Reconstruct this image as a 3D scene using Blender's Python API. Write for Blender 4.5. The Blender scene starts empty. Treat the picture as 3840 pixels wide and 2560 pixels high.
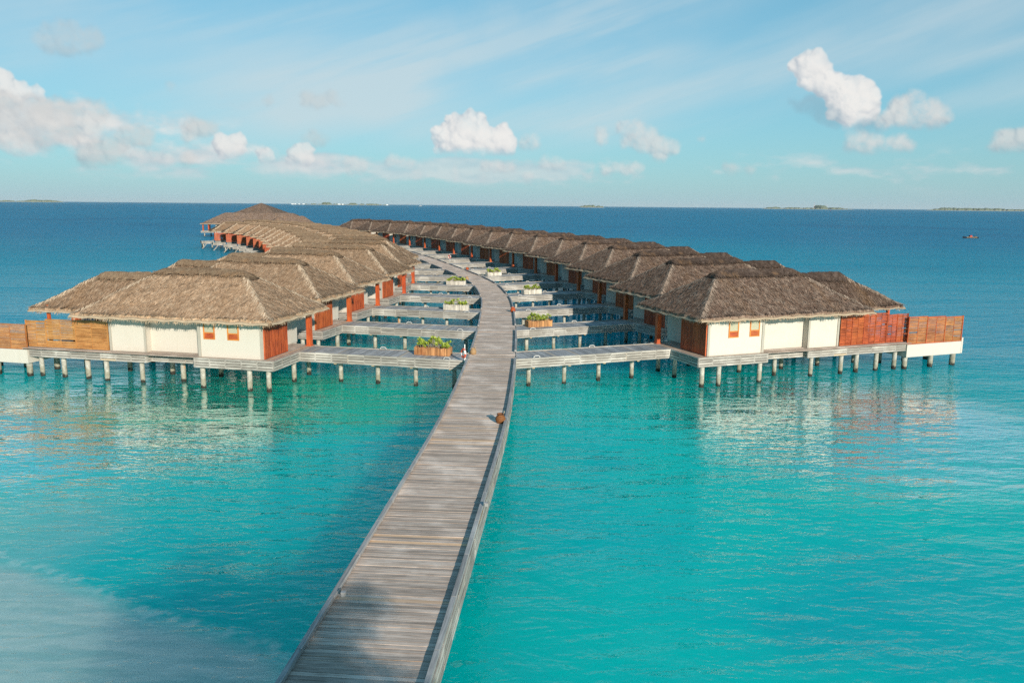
import bpy, math, random
import numpy as np
from mathutils import Vector, Matrix

random.seed(7)
SC = bpy.context.scene
COL = SC.collection
R = math.radians
DECK = 2.1            # height of every deck above the water
SUN_EL = 18.5
SUN_DIR = Vector((0.40, -0.917, 0)).normalized()   # horizontal direction towards the sun
EXPO = 0.85
SKY_STR = .10; SKY_AIR = 1.0; SKY_DUST = .5; SKY_OZ = 3.0; SKY_GAMMA = .5; SKY_TINT = (.79, 1.46, 1.63); CLOUD = 4.8; SUN_E = 3.3

# ------------------------------------------------------------------ helpers
class MB:
    """collects faces with uv's and links them as ONE mesh object"""
    def __init__(s, flip=1):
        s.v = []; s.f = []; s.uv = []; s.flip = flip; s.m = []; s.mi = 0
    def P(s, p):
        s.v.append((p[0], p[1]*s.flip, p[2])); return len(s.v)-1
    def face(s, pts, uvs=None):
        n0 = len(s.v)
        for p in pts: s.P(p)
        idx = list(range(n0, n0+len(pts)))
        if uvs is None: uvs = [(p[0], p[1]) for p in pts]
        if s.flip < 0: idx = idx[::-1]; uvs = list(uvs)[::-1]
        s.f.append(idx); s.uv += list(uvs); s.m.append(s.mi)
    def box(s, c, a, b, d):
        """c centre, half-vectors a (length), b, d"""
        c, a, b, d = Vector(c), Vector(a), Vector(b), Vector(d)
        if a.cross(b).dot(d) < 0: d = -d
        la, lb, ld = a.length, b.length, d.length
        off = random.random()*97; off2 = random.random()*89
        def q(o, e1, e2, l1, l2, sw):
            pts = [o-e1-e2, o+e1-e2, o+e1+e2, o-e1+e2]
            uvs = [(-l1, -l2), (l1, -l2), (l1, l2), (-l1, l2)]
            if sw: uvs = [(y, x) for x, y in uvs]
            s.face(pts, [(x+off, y+off2) for x, y in uvs])
        q(c+d, a, b, la, lb, 0); q(c-d, b, a, lb, la, 1)
        q(c+b, d, a, ld, la, 1); q(c-b, a, d, la, ld, 0)
        q(c+a, b, d, lb, ld, 1); q(c-a, d, b, ld, lb, 0)
    def abox(s, x0, x1, y0, y1, z0, z1, axis=None):
        h = [(x1-x0)/2, (y1-y0)/2, (z1-z0)/2]
        e = [Vector((h[0], 0, 0)), Vector((0, h[1], 0)), Vector((0, 0, h[2]))]
        i = axis if axis is not None else h.index(max(h))
        s.box(((x0+x1)/2, (y0+y1)/2, (z0+z1)/2), e[i], e[(i+1) % 3], e[(i+2) % 3])
    def rod(s, p, q, w, t=None, w2=None):
        """rectangular bar from p to q"""
        p, q = Vector(p), Vector(q); d = (q-p)
        up = Vector((0, 0, 1)) if abs(d.normalized().z) < .9 else Vector((1, 0, 0))
        b = d.cross(up).normalized()*w/2; e = b.cross(d).normalized()*(t or w)/2
        s.box((p+q)/2, d/2, b, e)
    def tube(s, p, q, r0, r1=None, n=10, cap=True):
        p, q = Vector(p), Vector(q); r1 = r0 if r1 is None else r1
        d = (q-p).normalized(); up = Vector((0, 0, 1)) if abs(d.z) < .9 else Vector((1, 0, 0))
        x = d.cross(up).normalized(); y = d.cross(x)
        L = (q-p).length; off = random.random()*50
        ring = lambda o, r: [o+(x*math.cos(k*2*math.pi/n)+y*math.sin(k*2*math.pi/n))*r for k in range(n)]
        A, B = ring(p, r0), ring(q, r1)
        for k in range(n):
            j = (k+1) % n
            s.face([A[j], A[k], B[k], B[j]], [(off, j*.1), (off, k*.1), (off+L, k*.1), (off+L, j*.1)])
        if cap:
            s.face(B[::-1]); s.face(A)
    def lathe(s, c, prof, n=14):
        c = Vector(c)
        for (r0, z0), (r1, z1) in zip(prof, prof[1:]):
            for k in range(n):
                a, b = k*2*math.pi/n, (k+1)*2*math.pi/n
                pts = [c+Vector((r0*math.cos(a), r0*math.sin(a), z0)), c+Vector((r0*math.cos(b), r0*math.sin(b), z0)),
                       c+Vector((r1*math.cos(b), r1*math.sin(b), z1)), c+Vector((r1*math.cos(a), r1*math.sin(a), z1))]
                s.face(pts, [(a, z0), (b, z0), (b, z1), (a, z1)])
    def prism(s, pts, z0, z1):
        """vertical prism over a counter-clockwise plan polygon"""
        n = len(pts); t = 0
        s.face([(x, y, z1) for x, y in pts]); s.face([(x, y, z0) for x, y in pts][::-1])
        for k in range(n):
            a, b = pts[k], pts[(k+1) % n]; L = math.hypot(b[0]-a[0], b[1]-a[1])
            s.face([(*a, z0), (*b, z0), (*b, z1), (*a, z1)], [(t, z0), (t+L, z0), (t+L, z1), (t, z1)]); t += L
    def mesh(s, name, mats, smooth=False):
        me = bpy.data.meshes.new(name)
        me.from_pydata(s.v, [], s.f)
        uv = me.uv_layers.new(name='UVMap')
        uv.data.foreach_set('uv', np.array(s.uv, dtype=np.float32).ravel())
        for m in (mats if isinstance(mats, (list, tuple)) else [mats]): me.materials.append(m)
        me.polygons.foreach_set('material_index', np.array(s.m, dtype=np.int32))
        if smooth:
            me.polygons.foreach_set('use_smooth', np.ones(len(s.f), dtype=bool))
        me.update(); return me
    def build(s, name, mats, parent=None, smooth=False):
        o = bpy.data.objects.new(name, s.mesh(name, mats, smooth)); COL.objects.link(o)
        if parent is not None: o.parent = parent
        return o

def tag(o, label=None, cat=None, group=None, kind=None):
    if label: o['label'] = label
    if cat: o['category'] = cat
    if group: o['group'] = group
    if kind: o['kind'] = kind
    return o
def empty(name, loc=(0, 0, 0), rz=0):
    o = bpy.data.objects.new(name, None); COL.objects.link(o)
    o.empty_display_size = .3
    o.location = loc; o.rotation_euler = (0, 0, rz); return o
def copy_tree(o, parent=None, skip=None):
    c = o.copy(); COL.objects.link(c); c.parent = parent
    for ch in KIDS.get(o.name, []):
        if skip and skip(ch): continue
        copy_tree(ch, c, skip)
    return c
KIDS = {}
def index_kids():
    KIDS.clear()
    for o in bpy.data.objects:
        if o.parent: KIDS.setdefault(o.parent.name, []).append(o)

ORD = ['nearest', 'second', 'third', 'fourth', 'fifth', 'sixth', 'seventh', 'eighth', 'ninth', 'tenth', 'eleventh', 'twelfth',
       'thirteenth', 'fourteenth', 'fifteenth', 'sixteenth', 'farthest']

# ------------------------------------------------------------------ materials
class NT:
    def __init__(s, name):
        s.m = bpy.data.materials.new(name); s.m.use_nodes = True
        s.t = s.m.node_tree; s.t.nodes.clear()
        s.out = s.n('ShaderNodeOutputMaterial')
    def n(s, typ, **kw):
        nd = s.t.nodes.new(typ)
        for k, v in kw.items():
            if k.startswith('i_'):
                key = k[2:]; key = int(key) if key.isdigit() else key.replace('_', ' ')
                s.set(nd.inputs[key], v)
            else: setattr(nd, k, v)
        return nd
    def set(s, inp, v):
        if isinstance(v, bpy.types.NodeSocket): s.t.links.new(v, inp)
        else: inp.default_value = v
    def math(s, op, a, b=0.0, c=0.0, clamp=False):
        nd = s.n('ShaderNodeMath', operation=op, use_clamp=clamp)
        s.set(nd.inputs[0], a); s.set(nd.inputs[1], b); s.set(nd.inputs[2], c); return nd.outputs[0]
    def mix(s, f, a, b, mode='MIX'):
        nd = s.n('ShaderNodeMix', data_type='RGBA', blend_type=mode)
        s.set(nd.inputs[0], f); s.set(nd.inputs[6], a if not isinstance(a, tuple) else (*a, 1)[:4]); s.set(nd.inputs[7], b if not isinstance(b, tuple) else (*b, 1)[:4])
        return nd.outputs[2]
    def ramp(s, f, lo, hi, a=0., b=1.):
        nd = s.n('ShaderNodeMapRange', interpolation_type='SMOOTHSTEP', clamp=True)
        for i, v in enumerate((f, lo, hi, a, b)): s.set(nd.inputs[i], v)
        return nd.outputs[0]
    def noise(s, vec, scale, detail=3., rough=.55, dist=0., dims='3D'):
        nd = s.n('ShaderNodeTexNoise', noise_dimensions=dims)
        if vec is not None: s.set(nd.inputs['Vector'], vec)
        s.set(nd.inputs['Scale'], scale); nd.inputs['Detail'].default_value = detail
        nd.inputs['Roughness'].default_value = rough; nd.inputs['Distortion'].default_value = dist
        return nd.outputs[0]
    def uv(s, sx=1., sy=1.):
        a = s.n('ShaderNodeUVMap'); b = s.n('ShaderNodeMapping'); s.t.links.new(a.outputs[0], b.inputs[0])
        b.inputs['Scale'].default_value = (sx, sy, 1); return b.outputs[0]
    def obj(s, sc=(1, 1, 1)):
        a = s.n('ShaderNodeTexCoord'); b = s.n('ShaderNodeMapping'); s.t.links.new(a.outputs['Object'], b.inputs[0])
        b.inputs['Scale'].default_value = sc; return b.outputs[0]
    def isl(s): return s.n('ShaderNodeNewGeometry').outputs['Random Per Island']
    def orand(s): return s.n('ShaderNodeObjectInfo').outputs['Random']
    def pos(s): return s.n('ShaderNodeNewGeometry').outputs['Position']
    def hsv(s, col, h=.5, sat=1., val=1.):
        nd = s.n('ShaderNodeHueSaturation'); s.set(nd.inputs['Hue'], h); s.set(nd.inputs['Saturation'], sat); s.set(nd.inputs['Value'], val)
        s.set(nd.inputs['Color'], col); return nd.outputs[0]
    def bump(s, h, strength=.5, dist=.02, normal=None):
        nd = s.n('ShaderNodeBump'); nd.inputs['Strength'].default_value = strength; nd.inputs['Distance'].default_value = dist
        s.set(nd.inputs['Height'], h)
        if normal is not None: s.set(nd.inputs['Normal'], normal)
        return nd.outputs[0]
    def finish(s, col, rough=.8, spec=.3, normal=None, **kw):
        p = s.n('ShaderNodeBsdfPrincipled')
        s.set(p.inputs['Base Color'], col if not isinstance(col, tuple) else (*col, 1)[:4])
        s.set(p.inputs['Roughness'], rough); s.set(p.inputs['Specular IOR Level'], spec)
        if normal is not None: s.set(p.inputs['Normal'], normal)
        for k, v in kw.items(): s.set(p.inputs[k.replace('_', ' ')], v)
        s.t.links.new(p.outputs[0], s.out.inputs[0]); return s.m

def m_thatch(name, dark, mid, light, fine=1.0):
    t = NT(name)
    a = t.noise(t.uv(9*fine, 1.6*fine), 3.2, 5, .7)
    b = t.noise(t.uv(1, 1), .55, 4, .6)
    pat = t.noise(t.obj(), 2.6, 6, .70)
    c = t.mix(t.ramp(a, .36, .66), dark, mid)
    c = t.mix(t.math('MULTIPLY', t.ramp(pat, .40, .72), .62), c, light)
    c = t.mix(t.math('MULTIPLY', t.ramp(b, .50, .70), .50), c, (.30, .17, .085))
    v = t.math('ADD', .80, t.math('MULTIPLY', t.isl(), .34))
    v = t.math('MULTIPLY', v, t.math('ADD', .86, t.math('MULTIPLY', t.orand(), .26)))
    c = t.hsv(c, .5, 1., v)
    h = t.math('ADD', t.math('MULTIPLY', a, 1.), t.math('MULTIPLY', pat, .6))
    return t.finish(c, .9, .12, t.bump(h, .9, .07))
def m_straw(name, a, b):
    t = NT(name); f = t.isl()
    c = t.mix(f, a, b); n = t.noise(t.obj(), 4, 3)
    c = t.hsv(c, .5, 1., t.math('ADD', .7, t.math('MULTIPLY', n, .6)))
    return t.finish(c, .85, .15)
def m_planks(name, dark, mid, light, warm, wamt=.12, vary=.5, mossy=.0):
    """weathered boards: uv.x runs along each board; the tone of a board is its own"""
    t = NT(name); i = t.isl()
    g = t.noise(t.uv(1.1, 26), 1., 5, .65)
    blot = t.noise(t.obj(), .55, 5, .62)
    c = t.mix(t.ramp(g, .30, .68), dark, mid)
    c = t.mix(t.math('MULTIPLY', t.ramp(blot, .47, .70), .7), c, light)
    iw = t.n('ShaderNodeTexWhiteNoise', noise_dimensions='1D'); t.set(iw.inputs['W'], t.math('MULTIPLY', i, 991.7))
    c = t.mix(t.math('MULTIPLY', t.ramp(iw.outputs[0], 1-wamt, 1.), .85), c, warm)
    c = t.hsv(c, .5, 1., t.math('ADD', 1-vary/2, t.math('MULTIPLY', i, vary)))
    return t.finish(c, .82, .25, t.bump(g, .35, .01))
def m_wood(name, dark, light, sx=1.2, sy=22, rough=.55, vary=.35, spec=.35):
    t = NT(name); g = t.noise(t.uv(sx, sy), 1., 5, .65); i = t.isl()
    b = t.noise(t.obj(), 1.3, 3)
    c = t.mix(t.ramp(t.math('ADD', t.math('MULTIPLY', g, .7), t.math('MULTIPLY', b, .3)), .36, .64), dark, light)
    c = t.hsv(c, t.math('ADD', .495, t.math('MULTIPLY', t.orand(), .01)), 1., t.math('ADD', 1-vary/2, t.math('MULTIPLY', i, vary)))
    return t.finish(c, rough, spec, t.bump(g, .3, .008))
def m_plain(name, col, rough=.6, spec=.3, mott=.12, sc=2.5, **kw):
    t = NT(name); n = t.noise(t.obj(), sc, 4, .6)
    c = t.hsv((*col, 1), .5, 1., t.math('ADD', 1-mott/2, t.math('MULTIPLY', n, mott)))
    return t.finish(c, rough, spec, **kw)

M = {}
M['rot'] = m_plain('dark straw edge', (.035, .024, .018), .95, .05, .5)  # near-black edge faces that outline the ridge cap
M['thatch_l'] = m_thatch('thatch tan row', (.25, .155, .095), (.47, .318, .205), (.585, .435, .305))  # left row thatch, paler than the right by its own weathering
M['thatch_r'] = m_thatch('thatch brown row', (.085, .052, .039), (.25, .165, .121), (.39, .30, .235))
M['rear_l'] = m_thatch('rear roof thatch tan', (.19, .115, .07), (.365, .245, .16), (.46, .345, .245))  # darker copy of the main thatch, sets the rear roof apart
M['rear_r'] = m_thatch('rear roof thatch brown', (.07, .043, .032), (.195, .127, .093), (.32, .24, .19))
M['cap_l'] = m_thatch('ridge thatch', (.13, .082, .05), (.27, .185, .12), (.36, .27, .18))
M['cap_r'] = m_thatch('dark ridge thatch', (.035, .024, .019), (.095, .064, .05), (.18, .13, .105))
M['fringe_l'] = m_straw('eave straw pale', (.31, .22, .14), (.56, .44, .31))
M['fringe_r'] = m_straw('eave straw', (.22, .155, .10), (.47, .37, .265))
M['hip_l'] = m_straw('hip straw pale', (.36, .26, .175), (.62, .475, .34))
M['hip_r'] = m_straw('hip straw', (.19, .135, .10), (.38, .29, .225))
M['bundle'] = m_plain('packed eave straw', (.40, .31, .215), .9, .1, .7, 5)
def m_plaster():
    t = NT('white plaster')
    n = t.noise(t.obj(), 1.4, 5, .6); s_ = t.noise(t.obj((1.5, 1.5, .25)), 2.0, 4, .6)
    c = t.mix(t.math('MULTIPLY', t.ramp(n, .45, .75), .35), (.54, .50, .435, 1), (.50, .455, .385, 1))
    c = t.mix(t.math('MULTIPLY', t.ramp(s_, .56, .78), .22), c, (.40, .37, .29, 1))
    return t.finish(c, .75, .2, t.bump(n, .12, .01))
M['plaster'] = m_plaster()
M['trim'] = m_plain('off white trim', (.36, .335, .285), .7, .2, .2)
M['redboard'] = m_wood('red stained boards', (.17, .030, .012), (.48, .105, .030), 1.0, 16, .55, .55)
M['redpost'] = m_wood('red stained post', (.30, .05, .018), (.56, .12, .032), .8, 12, .5, .2)
M['bamboo_gold'] = m_wood('golden bamboo', (.30, .12, .034), (.51, .255, .09), 1.5, 30, .5, .42)
M['bamboo_red'] = m_wood('red brown bamboo', (.20, .036, .011), (.46, .105, .030), 1.5, 30, .5, .6)
M['bamboo_brown'] = m_wood('golden brown bamboo', (.20, .066, .020), (.47, .19, .062), .9, 18, .5, .45)
M['deck'] = m_planks('weathered deck boards', (.24, .185, .15), (.565, .455, .385), (.70, .585, .51), (.66, .40, .22), .07, .60)
M['bridge'] = m_planks('grey blue deck boards', (.19, .185, .19), (.37, .36, .36), (.50, .48, .46), (.48, .37, .26), .08, .60)
M['skirt'] = m_planks('silver grey slats', (.20, .185, .165), (.40, .37, .33), (.54, .51, .465), (.44, .32, .19), .05, .45)
M['skirt_dark'] = m_plain('gap shade sheet', (.10, .085, .07), .9, .1)
def m_pile():
    t = NT('concrete pile'); n = t.noise(t.obj(), 3, 5, .65)
    sep = t.n('ShaderNodeSeparateXYZ'); t.set(sep.inputs[0], t.pos()); z = sep.outputs[2]
    c = t.mix(t.ramp(n, .35, .7), (.30, .28, .235, 1), (.49, .47, .415, 1))
    zz = t.math('ADD', z, t.math('MULTIPLY', t.math('SUBTRACT', n, .5), .75))
    c = t.mix(t.ramp(zz, .45, .95, .6, 0.), c, (.20, .185, .12, 1))
    c = t.mix(t.ramp(zz, .14, .34, 1., 0.), c, (.028, .026, .020, 1))
    st = t.noise(t.obj((1, 1, .5)), 2.2, 3, .6)
    c = t.mix(t.math('MULTIPLY', t.math('MULTIPLY', t.ramp(t.orand(), .80, .84), t.ramp(st, .56, .62)), t.math('MULTIPLY', t.ramp(z, .62, .72), .8)), c, (.45, .19, .05, 1))
    return t.finish(c, .8, .25, t.bump(n, .3, .02))
M['pile'] = m_pile()
M['beam'] = m_plain('yellowed beam', (.42, .32, .19), .8, .2, .4)
M['frame'] = m_wood('orange window wood', (.40, .12, .022), (.66, .25, .05), 1, 20, .45, .2)
def m_blind():
    t = NT('window blind behind glass'); sep = t.n('ShaderNodeSeparateXYZ'); t.set(sep.inputs[0], t.obj())
    w = t.math('FRACT', t.math('MULTIPLY', sep.outputs[2], 16.))
    c = t.mix(t.ramp(w, .05, .30), (.16, .15, .10, 1), (.46, .43, .31, 1))
    return t.finish(c, .12, .5)
M['blind'] = m_blind()
M['dark'] = m_plain('dark opening', (.03, .022, .018), .4, .4)
M['planter_red'] = m_wood('orange split bamboo', (.24, .095, .032), (.52, .27, .11), .8, 10, .6, .7)
M['planter_grey'] = m_wood('bleached split bamboo', (.34, .31, .26), (.66, .62, .54), .8, 10, .8, .5)
M['soil'] = m_plain('planting soil', (.05, .04, .03), .95, .05, .5)
def m_leaf(name, a, b):
    t = NT(name); c = t.mix(t.isl(), a, b)
    p = t.n('ShaderNodeBsdfPrincipled'); t.set(p.inputs['Base Color'], c); t.set(p.inputs['Roughness'], .42)
    tr = t.n('ShaderNodeBsdfTranslucent'); t.set(tr.inputs[0], t.hsv(c, .49, 1.1, 1.3))
    mx = t.n('ShaderNodeMixShader'); mx.inputs[0].default_value = .25
    t.t.links.new(p.outputs[0], mx.inputs[1]); t.t.links.new(tr.outputs[0], mx.inputs[2]); t.t.links.new(mx.outputs[0], t.out.inputs[0])
    return t.m
M['leaf'] = m_leaf('bright shrub leaf', (.19, .30, .025, 1), (.56, .60, .12, 1))
M['palmleaf'] = m_leaf('palm leaf', (.05, .10, .015, 1), (.12, .18, .03, 1))
M['stem'] = m_plain('woody stem', (.30, .25, .19), .8)
def m_pot(name, a, b):
    t = NT(name); sep = t.n('ShaderNodeSeparateXYZ'); t.set(sep.inputs[0], t.obj()); z = sep.outputs[2]
    w = t.math('SINE', t.math('MULTIPLY', z, 130.)); n = t.noise(t.obj((1, 1, 3)), 14, 4, .7)
    f = t.math('ADD', t.math('MULTIPLY', w, .25), n)
    c = t.mix(t.ramp(f, .3, .75), a, b); return t.finish(c, .6, .3, t.bump(f, .7, .02))
M['pot_brown'] = m_pot('woven brown jar', (.055, .022, .010, 1), (.34, .13, .035, 1))
M['pot_tan'] = m_pot('tan jar', (.22, .13, .06, 1), (.50, .32, .16, 1))
M['pot_red'] = m_pot('glazed terracotta jar', (.22, .035, .010, 1), (.52, .11, .030, 1))
M['ring'] = m_plain('salmon red ring', (.72, .13, .075), .45, .4)
M['white'] = m_plain('white paint', (.80, .79, .76), .5, .35, .08)
M['steel'] = m_plain('grey fitting', (.45, .44, .42), .5, .5)
M['curb'] = m_planks('grey blue curb beam', (.20, .195, .195), (.36, .35, .345), (.46, .45, .435), (.4, .34, .26), .03, .3)
M['hull'] = m_plain('black hull', (.012, .011, .012), .4, .5)
M['cabin'] = m_plain('red boat cloth', (.42, .04, .03), .6)
M['tan'] = m_plain('tan rail', (.48, .36, .22), .6)
M['forest'] = m_plain('island scrub', (.12, .145, .10), .9, .1, .9, .02)
M['sandfar'] = m_plain('pale island sand', (.62, .56, .44), .9, .1, .2, .01)
M['sand'] = m_plain('beach sand', (.55, .47, .34), .95, .1, .25, .6)
M['mastred'] = m_plain('mast red', (.5, .06, .04), .6)
M['bark'] = m_plain('palm bark', (.22, .18, .13), .9, .1, .6, 3)
# ------------------------------------------------------------------ villa template (local x = u away from the boardwalk, y = v to the back)
def vnoise(seed, n=24):
    rng = np.random.RandomState(seed); g = rng.rand(n, n)
    def f(x, y):
        x = x % n; y = y % n; i, j = int(x), int(y); a, b = x-i, y-j
        a = a*a*(3-2*a); b = b*b*(3-2*b); i2, j2 = (i+1) % n, (j+1) % n
        return (g[i, j]*(1-a)+g[i2, j]*a)*(1-b)+(g[i, j2]*(1-a)+g[i2, j2]*a)*b
    return f
class Hip:
    """a hipped thatch roof as a height field over a plan rectangle"""
    def __init__(s, u0, u1, v0, v1, ze, slope, seed, fu=1.0):
        s.r = (u0, u1, v0, v1); s.ze = ze; s.sl = slope; s.nz = vnoise(seed); s.seed = seed; s.fu = fu
    def d(s, u, v):
        u0, u1, v0, v1 = s.r
        du = s.smin(u-u0, u1-u, .12)*s.fu; dv = s.smin(v-v0, v1-v, .22)
        return du, dv
    @staticmethod
    def smin(a, b, k):
        h = max(k-abs(a-b), 0)/k; return min(a, b)-h*h*k/4
    def z(s, u, v):
        du, dv = s.d(u, v); m = s.smin(du, dv, .28)
        flare = .10*math.exp(-max(m, 0)/.6)
        return s.ze+s.sl*m+flare-.10+(s.nz(u*.9, v*.9)-.5)*.11+(s.nz(u*2.7+5, v*2.7)-.5)*.06
    def grid(s, mb, step=.22, thick=.24):
        u0, u1, v0, v1 = s.r; nu = int((u1-u0)/step); nv = int((v1-v0)/step)
        P = {}
        for i in range(nu+1):
            for j in range(nv+1):
                u = u0+(u1-u0)*i/nu; v = v0+(v1-v0)*j/nv
                eu = ev = 0
                if i in (0, nu): eu = (s.nz(v*3, 7)-.5)*.22*(1 if i else -1)
                if j in (0, nv): ev = (s.nz(u*3, 3)-.5)*.22*(1 if j else -1)
                P[i, j] = (u+eu, v+ev, s.z(u, v))
        def uvof(p):
            du, dv = s.d(p[0], p[1]); return (p[0], dv*1.2) if dv < du else (p[1]+50, du*1.2)
        for i in range(nu):
            for j in range(nv):
                q = [P[i, j], P[i+1, j], P[i+1, j+1], P[i, j+1]]
                c = (sum(p[0] for p in q)/4, sum(p[1] for p in q)/4); du, dv = s.d(*c)
                if dv < du: uv = [(p[0], s.d(p[0], p[1])[1]*1.2) for p in q]
                else: uv = [(p[1]+50, s.d(p[0], p[1])[0]*1.2) for p in q]
                mb.face(q, uv)
                mb.face([(p[0], p[1], p[2]-thick) for p in q][::-1], uv[::-1])
        rim = [(i, 0) for i in range(nu)]+[(nu, j) for j in range(nv)]+[(i, nv) for i in range(nu, 0, -1)]+[(0, j) for j in range(nv, 0, -1)]
        for k in range(len(rim)):
            a, b = P[rim[k]], P[rim[(k+1) % len(rim)]]
            lo = lambda p: (p[0], p[1], p[2]-thick)
            mb.face([lo(a), lo(b), b, a], [(0, 0), (.2, 0), (.2, .2), (0, .2)])
    def tufts(s, mb, n, rng):
        u0, u1, v0, v1 = s.r
        for _ in range(n):
            u = rng.uniform(u0+.1, u1-.1); v = rng.uniform(v0+.1, v1-.1)
            du, dv = s.d(u, v)
            if dv < du: dr = (0, -1 if v < (v0+v1)/2 else 1)
            else: dr = (-1 if u < (u0+u1)/2 else 1, 0)
            L = rng.uniform(.22, .50); a = rng.gauss(0, .32); ca, sa = math.cos(a), math.sin(a)
            dr = (dr[0]*ca-dr[1]*sa, dr[0]*sa+dr[1]*ca)
            w = rng.uniform(.018, .045)
            z0 = s.z(u, v)+.005; lift = rng.uniform(.0, .09)
            e = (u+dr[0]*L, v+dr[1]*L)
            z1 = s.z(min(max(e[0], u0), u1), min(max(e[1], v0), v1))+lift
            nx, ny = -dr[1]*w, dr[0]*w
            pts = [(u-nx, v-ny, z0), (u+nx, v+ny, z0), (e[0]+nx*.5, e[1]+ny*.5, z1), (e[0]-nx*.5, e[1]-ny*.5, z1)]
            mb.face(pts, [(u, 0), (u+.03, 0), (u+.03, .4), (u, .4)])
    def hips(s, mb, rng, per=260):
        """straw bundles laid over the hips"""
        u0, u1, v0, v1 = s.r; vm = (v0+v1)/2; hr = (vm-v0)/s.fu
        for cu, su in ((u0, 1), (u1, -1)):
            for cv, sv in ((v0, 1), (v1, -1)):
                for _ in range(per):
                    f = rng.uniform(.02, 1.); u = cu+su*hr*f; v = cv+sv*(vm-v0)*f
                    side = rng.choice((0, 1)); L = rng.uniform(.25, .5)
                    dr = (0, -sv) if side else (-su, 0); a = rng.gauss(0, .3); dr = (dr[0]*math.cos(a)-dr[1]*math.sin(a), dr[0]*math.sin(a)+dr[1]*math.cos(a))
                    w = rng.uniform(.02, .045); z0 = s.z(u, v)+.05+rng.random()*.05; e = (u+dr[0]*L, v+dr[1]*L)
                    z1 = s.z(min(max(e[0], u0), u1), min(max(e[1], v0), v1))+rng.uniform(.02, .07); n = (-dr[1]*w, dr[0]*w)
                    mb.face([(u-n[0], v-n[1], z0), (u+n[0], v+n[1], z0), (e[0]+n[0]*.5, e[1]+n[1]*.5, z1), (e[0]-n[0]*.5, e[1]-n[1]*.5, z1)], [(u, 0), (u+.03, 0), (u+.03, .4), (u, .4)])
    def perimeter(s):
        u0, u1, v0, v1 = s.r
        return [((u0, v0), (u1, v0), (0, -1)), ((u1, v0), (u1, v1), (1, 0)), ((u1, v1), (u0, v1), (0, 1)), ((u0, v1), (u0, v0), (-1, 0))]
    def fringe(s, mb, rng, per_m=44, drop=1.0, umin=None):
        for a, b, o in s.perimeter():
            L = math.hypot(b[0]-a[0], b[1]-a[1]); n = int(L/.25)
            t = ((b[0]-a[0])/L, (b[1]-a[1])/L)
            # bundled backing under the strands
            prev = None
            for k in range(n+1):
                f = k/n; x, y = a[0]+(b[0]-a[0])*f, a[1]+(b[1]-a[1])*f
                w = .20+.08*s.nz(x*2+3, y*2)
                zc = s.ze-.09+.03*math.sin(f*L*4.1)
                cur = [(x-o[0]*.25, y-o[1]*.25, zc+.02), (x+o[0]*w*.6, y+o[1]*w*.6, zc-.10), (x+o[0]*w*.8, y+o[1]*w*.8, zc-.20*drop), (x-o[0]*.2, y-o[1]*.2, zc-.20*drop)]
                if umin is not None and x < umin: prev = None; continue
                if prev:
                    mb.mi = 1
                    for q in range(3): mb.face([prev[q], prev[q+1], cur[q+1], cur[q]])
                    mb.mi = 0
                prev = cur
            for _ in range(int(L*per_m)):
                f = rng.random(); x, y = a[0]+(b[0]-a[0])*f, a[1]+(b[1]-a[1])*f
                if umin is not None and x < umin: continue
                # corners fan out
                fan = 0
                if f*L < .9: fan = -(1-f*L/.9)
                if (1-f)*L < .9: fan = 1-(1-f)*L/.9
                clump = (s.nz(x*1.6+9, y*1.6)-.5)
                ln = rng.uniform(.20, .40)*(1+clump*.5)*drop; out = rng.uniform(.25, .72)
                sd = rng.gauss(0, .22)+fan*.5+clump*.4
                zc = s.ze-.06-rng.random()*.13
                w = rng.uniform(.012, .030)
                d = Vector((o[0]*out+t[0]*sd, o[1]*out+t[1]*sd, -rng.uniform(.55, 1.0))).normalized()*ln
                p0 = Vector((x-o[0]*.03, y-o[1]*.03, zc)); p1 = p0+d*.6+Vector((0, 0, .02)); p2 = p0+d
                wv = Vector((t[0], t[1], 0))*w
                mb.face([p0-wv, p0+wv, p1+wv*.8, p1-wv*.8]); mb.face([p1-wv*.8, p1+wv*.8, p2+wv*.2, p2-wv*.2])
    def cap(s, mb, ua, ub, half, rng, lift=.12):
        vm = (s.r[2]+s.r[3])/2; n = int((ub-ua)/.12); m = 10; P = {}
        for i in range(n+1):
            u = ua+(ub-ua)*i/n
            sc = half*(1+.13*abs(math.sin(u*3.6+s.seed))+.12*(s.nz(u*3, 2)-.5))
            for j in range(m+1):
                v = vm+sc*(j/m*2-1)
                edge = min(i, n-i)/4.
                P[i, j] = (u, v, s.z(u, v)+lift+.05*(1-abs(j/m*2-1))-(.06 if edge < .5 else 0))
        for i in range(n):
            for j in range(m):
                q = [P[i, j], P[i+1, j], P[i+1, j+1], P[i, j+1]]
                mb.face(q, [(p[0], abs(p[1]-vm)) for p in q])
        lo = lambda p: (p[0], p[1], p[2]-lift-.05)
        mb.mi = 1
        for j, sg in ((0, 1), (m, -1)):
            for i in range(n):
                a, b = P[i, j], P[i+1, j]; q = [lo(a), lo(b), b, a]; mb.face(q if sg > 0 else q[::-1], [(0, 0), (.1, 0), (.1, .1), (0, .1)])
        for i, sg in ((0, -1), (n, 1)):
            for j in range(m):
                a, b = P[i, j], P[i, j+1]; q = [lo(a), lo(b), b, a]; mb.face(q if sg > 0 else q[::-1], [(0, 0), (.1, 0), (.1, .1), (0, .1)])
        mb.mi = 0
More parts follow.
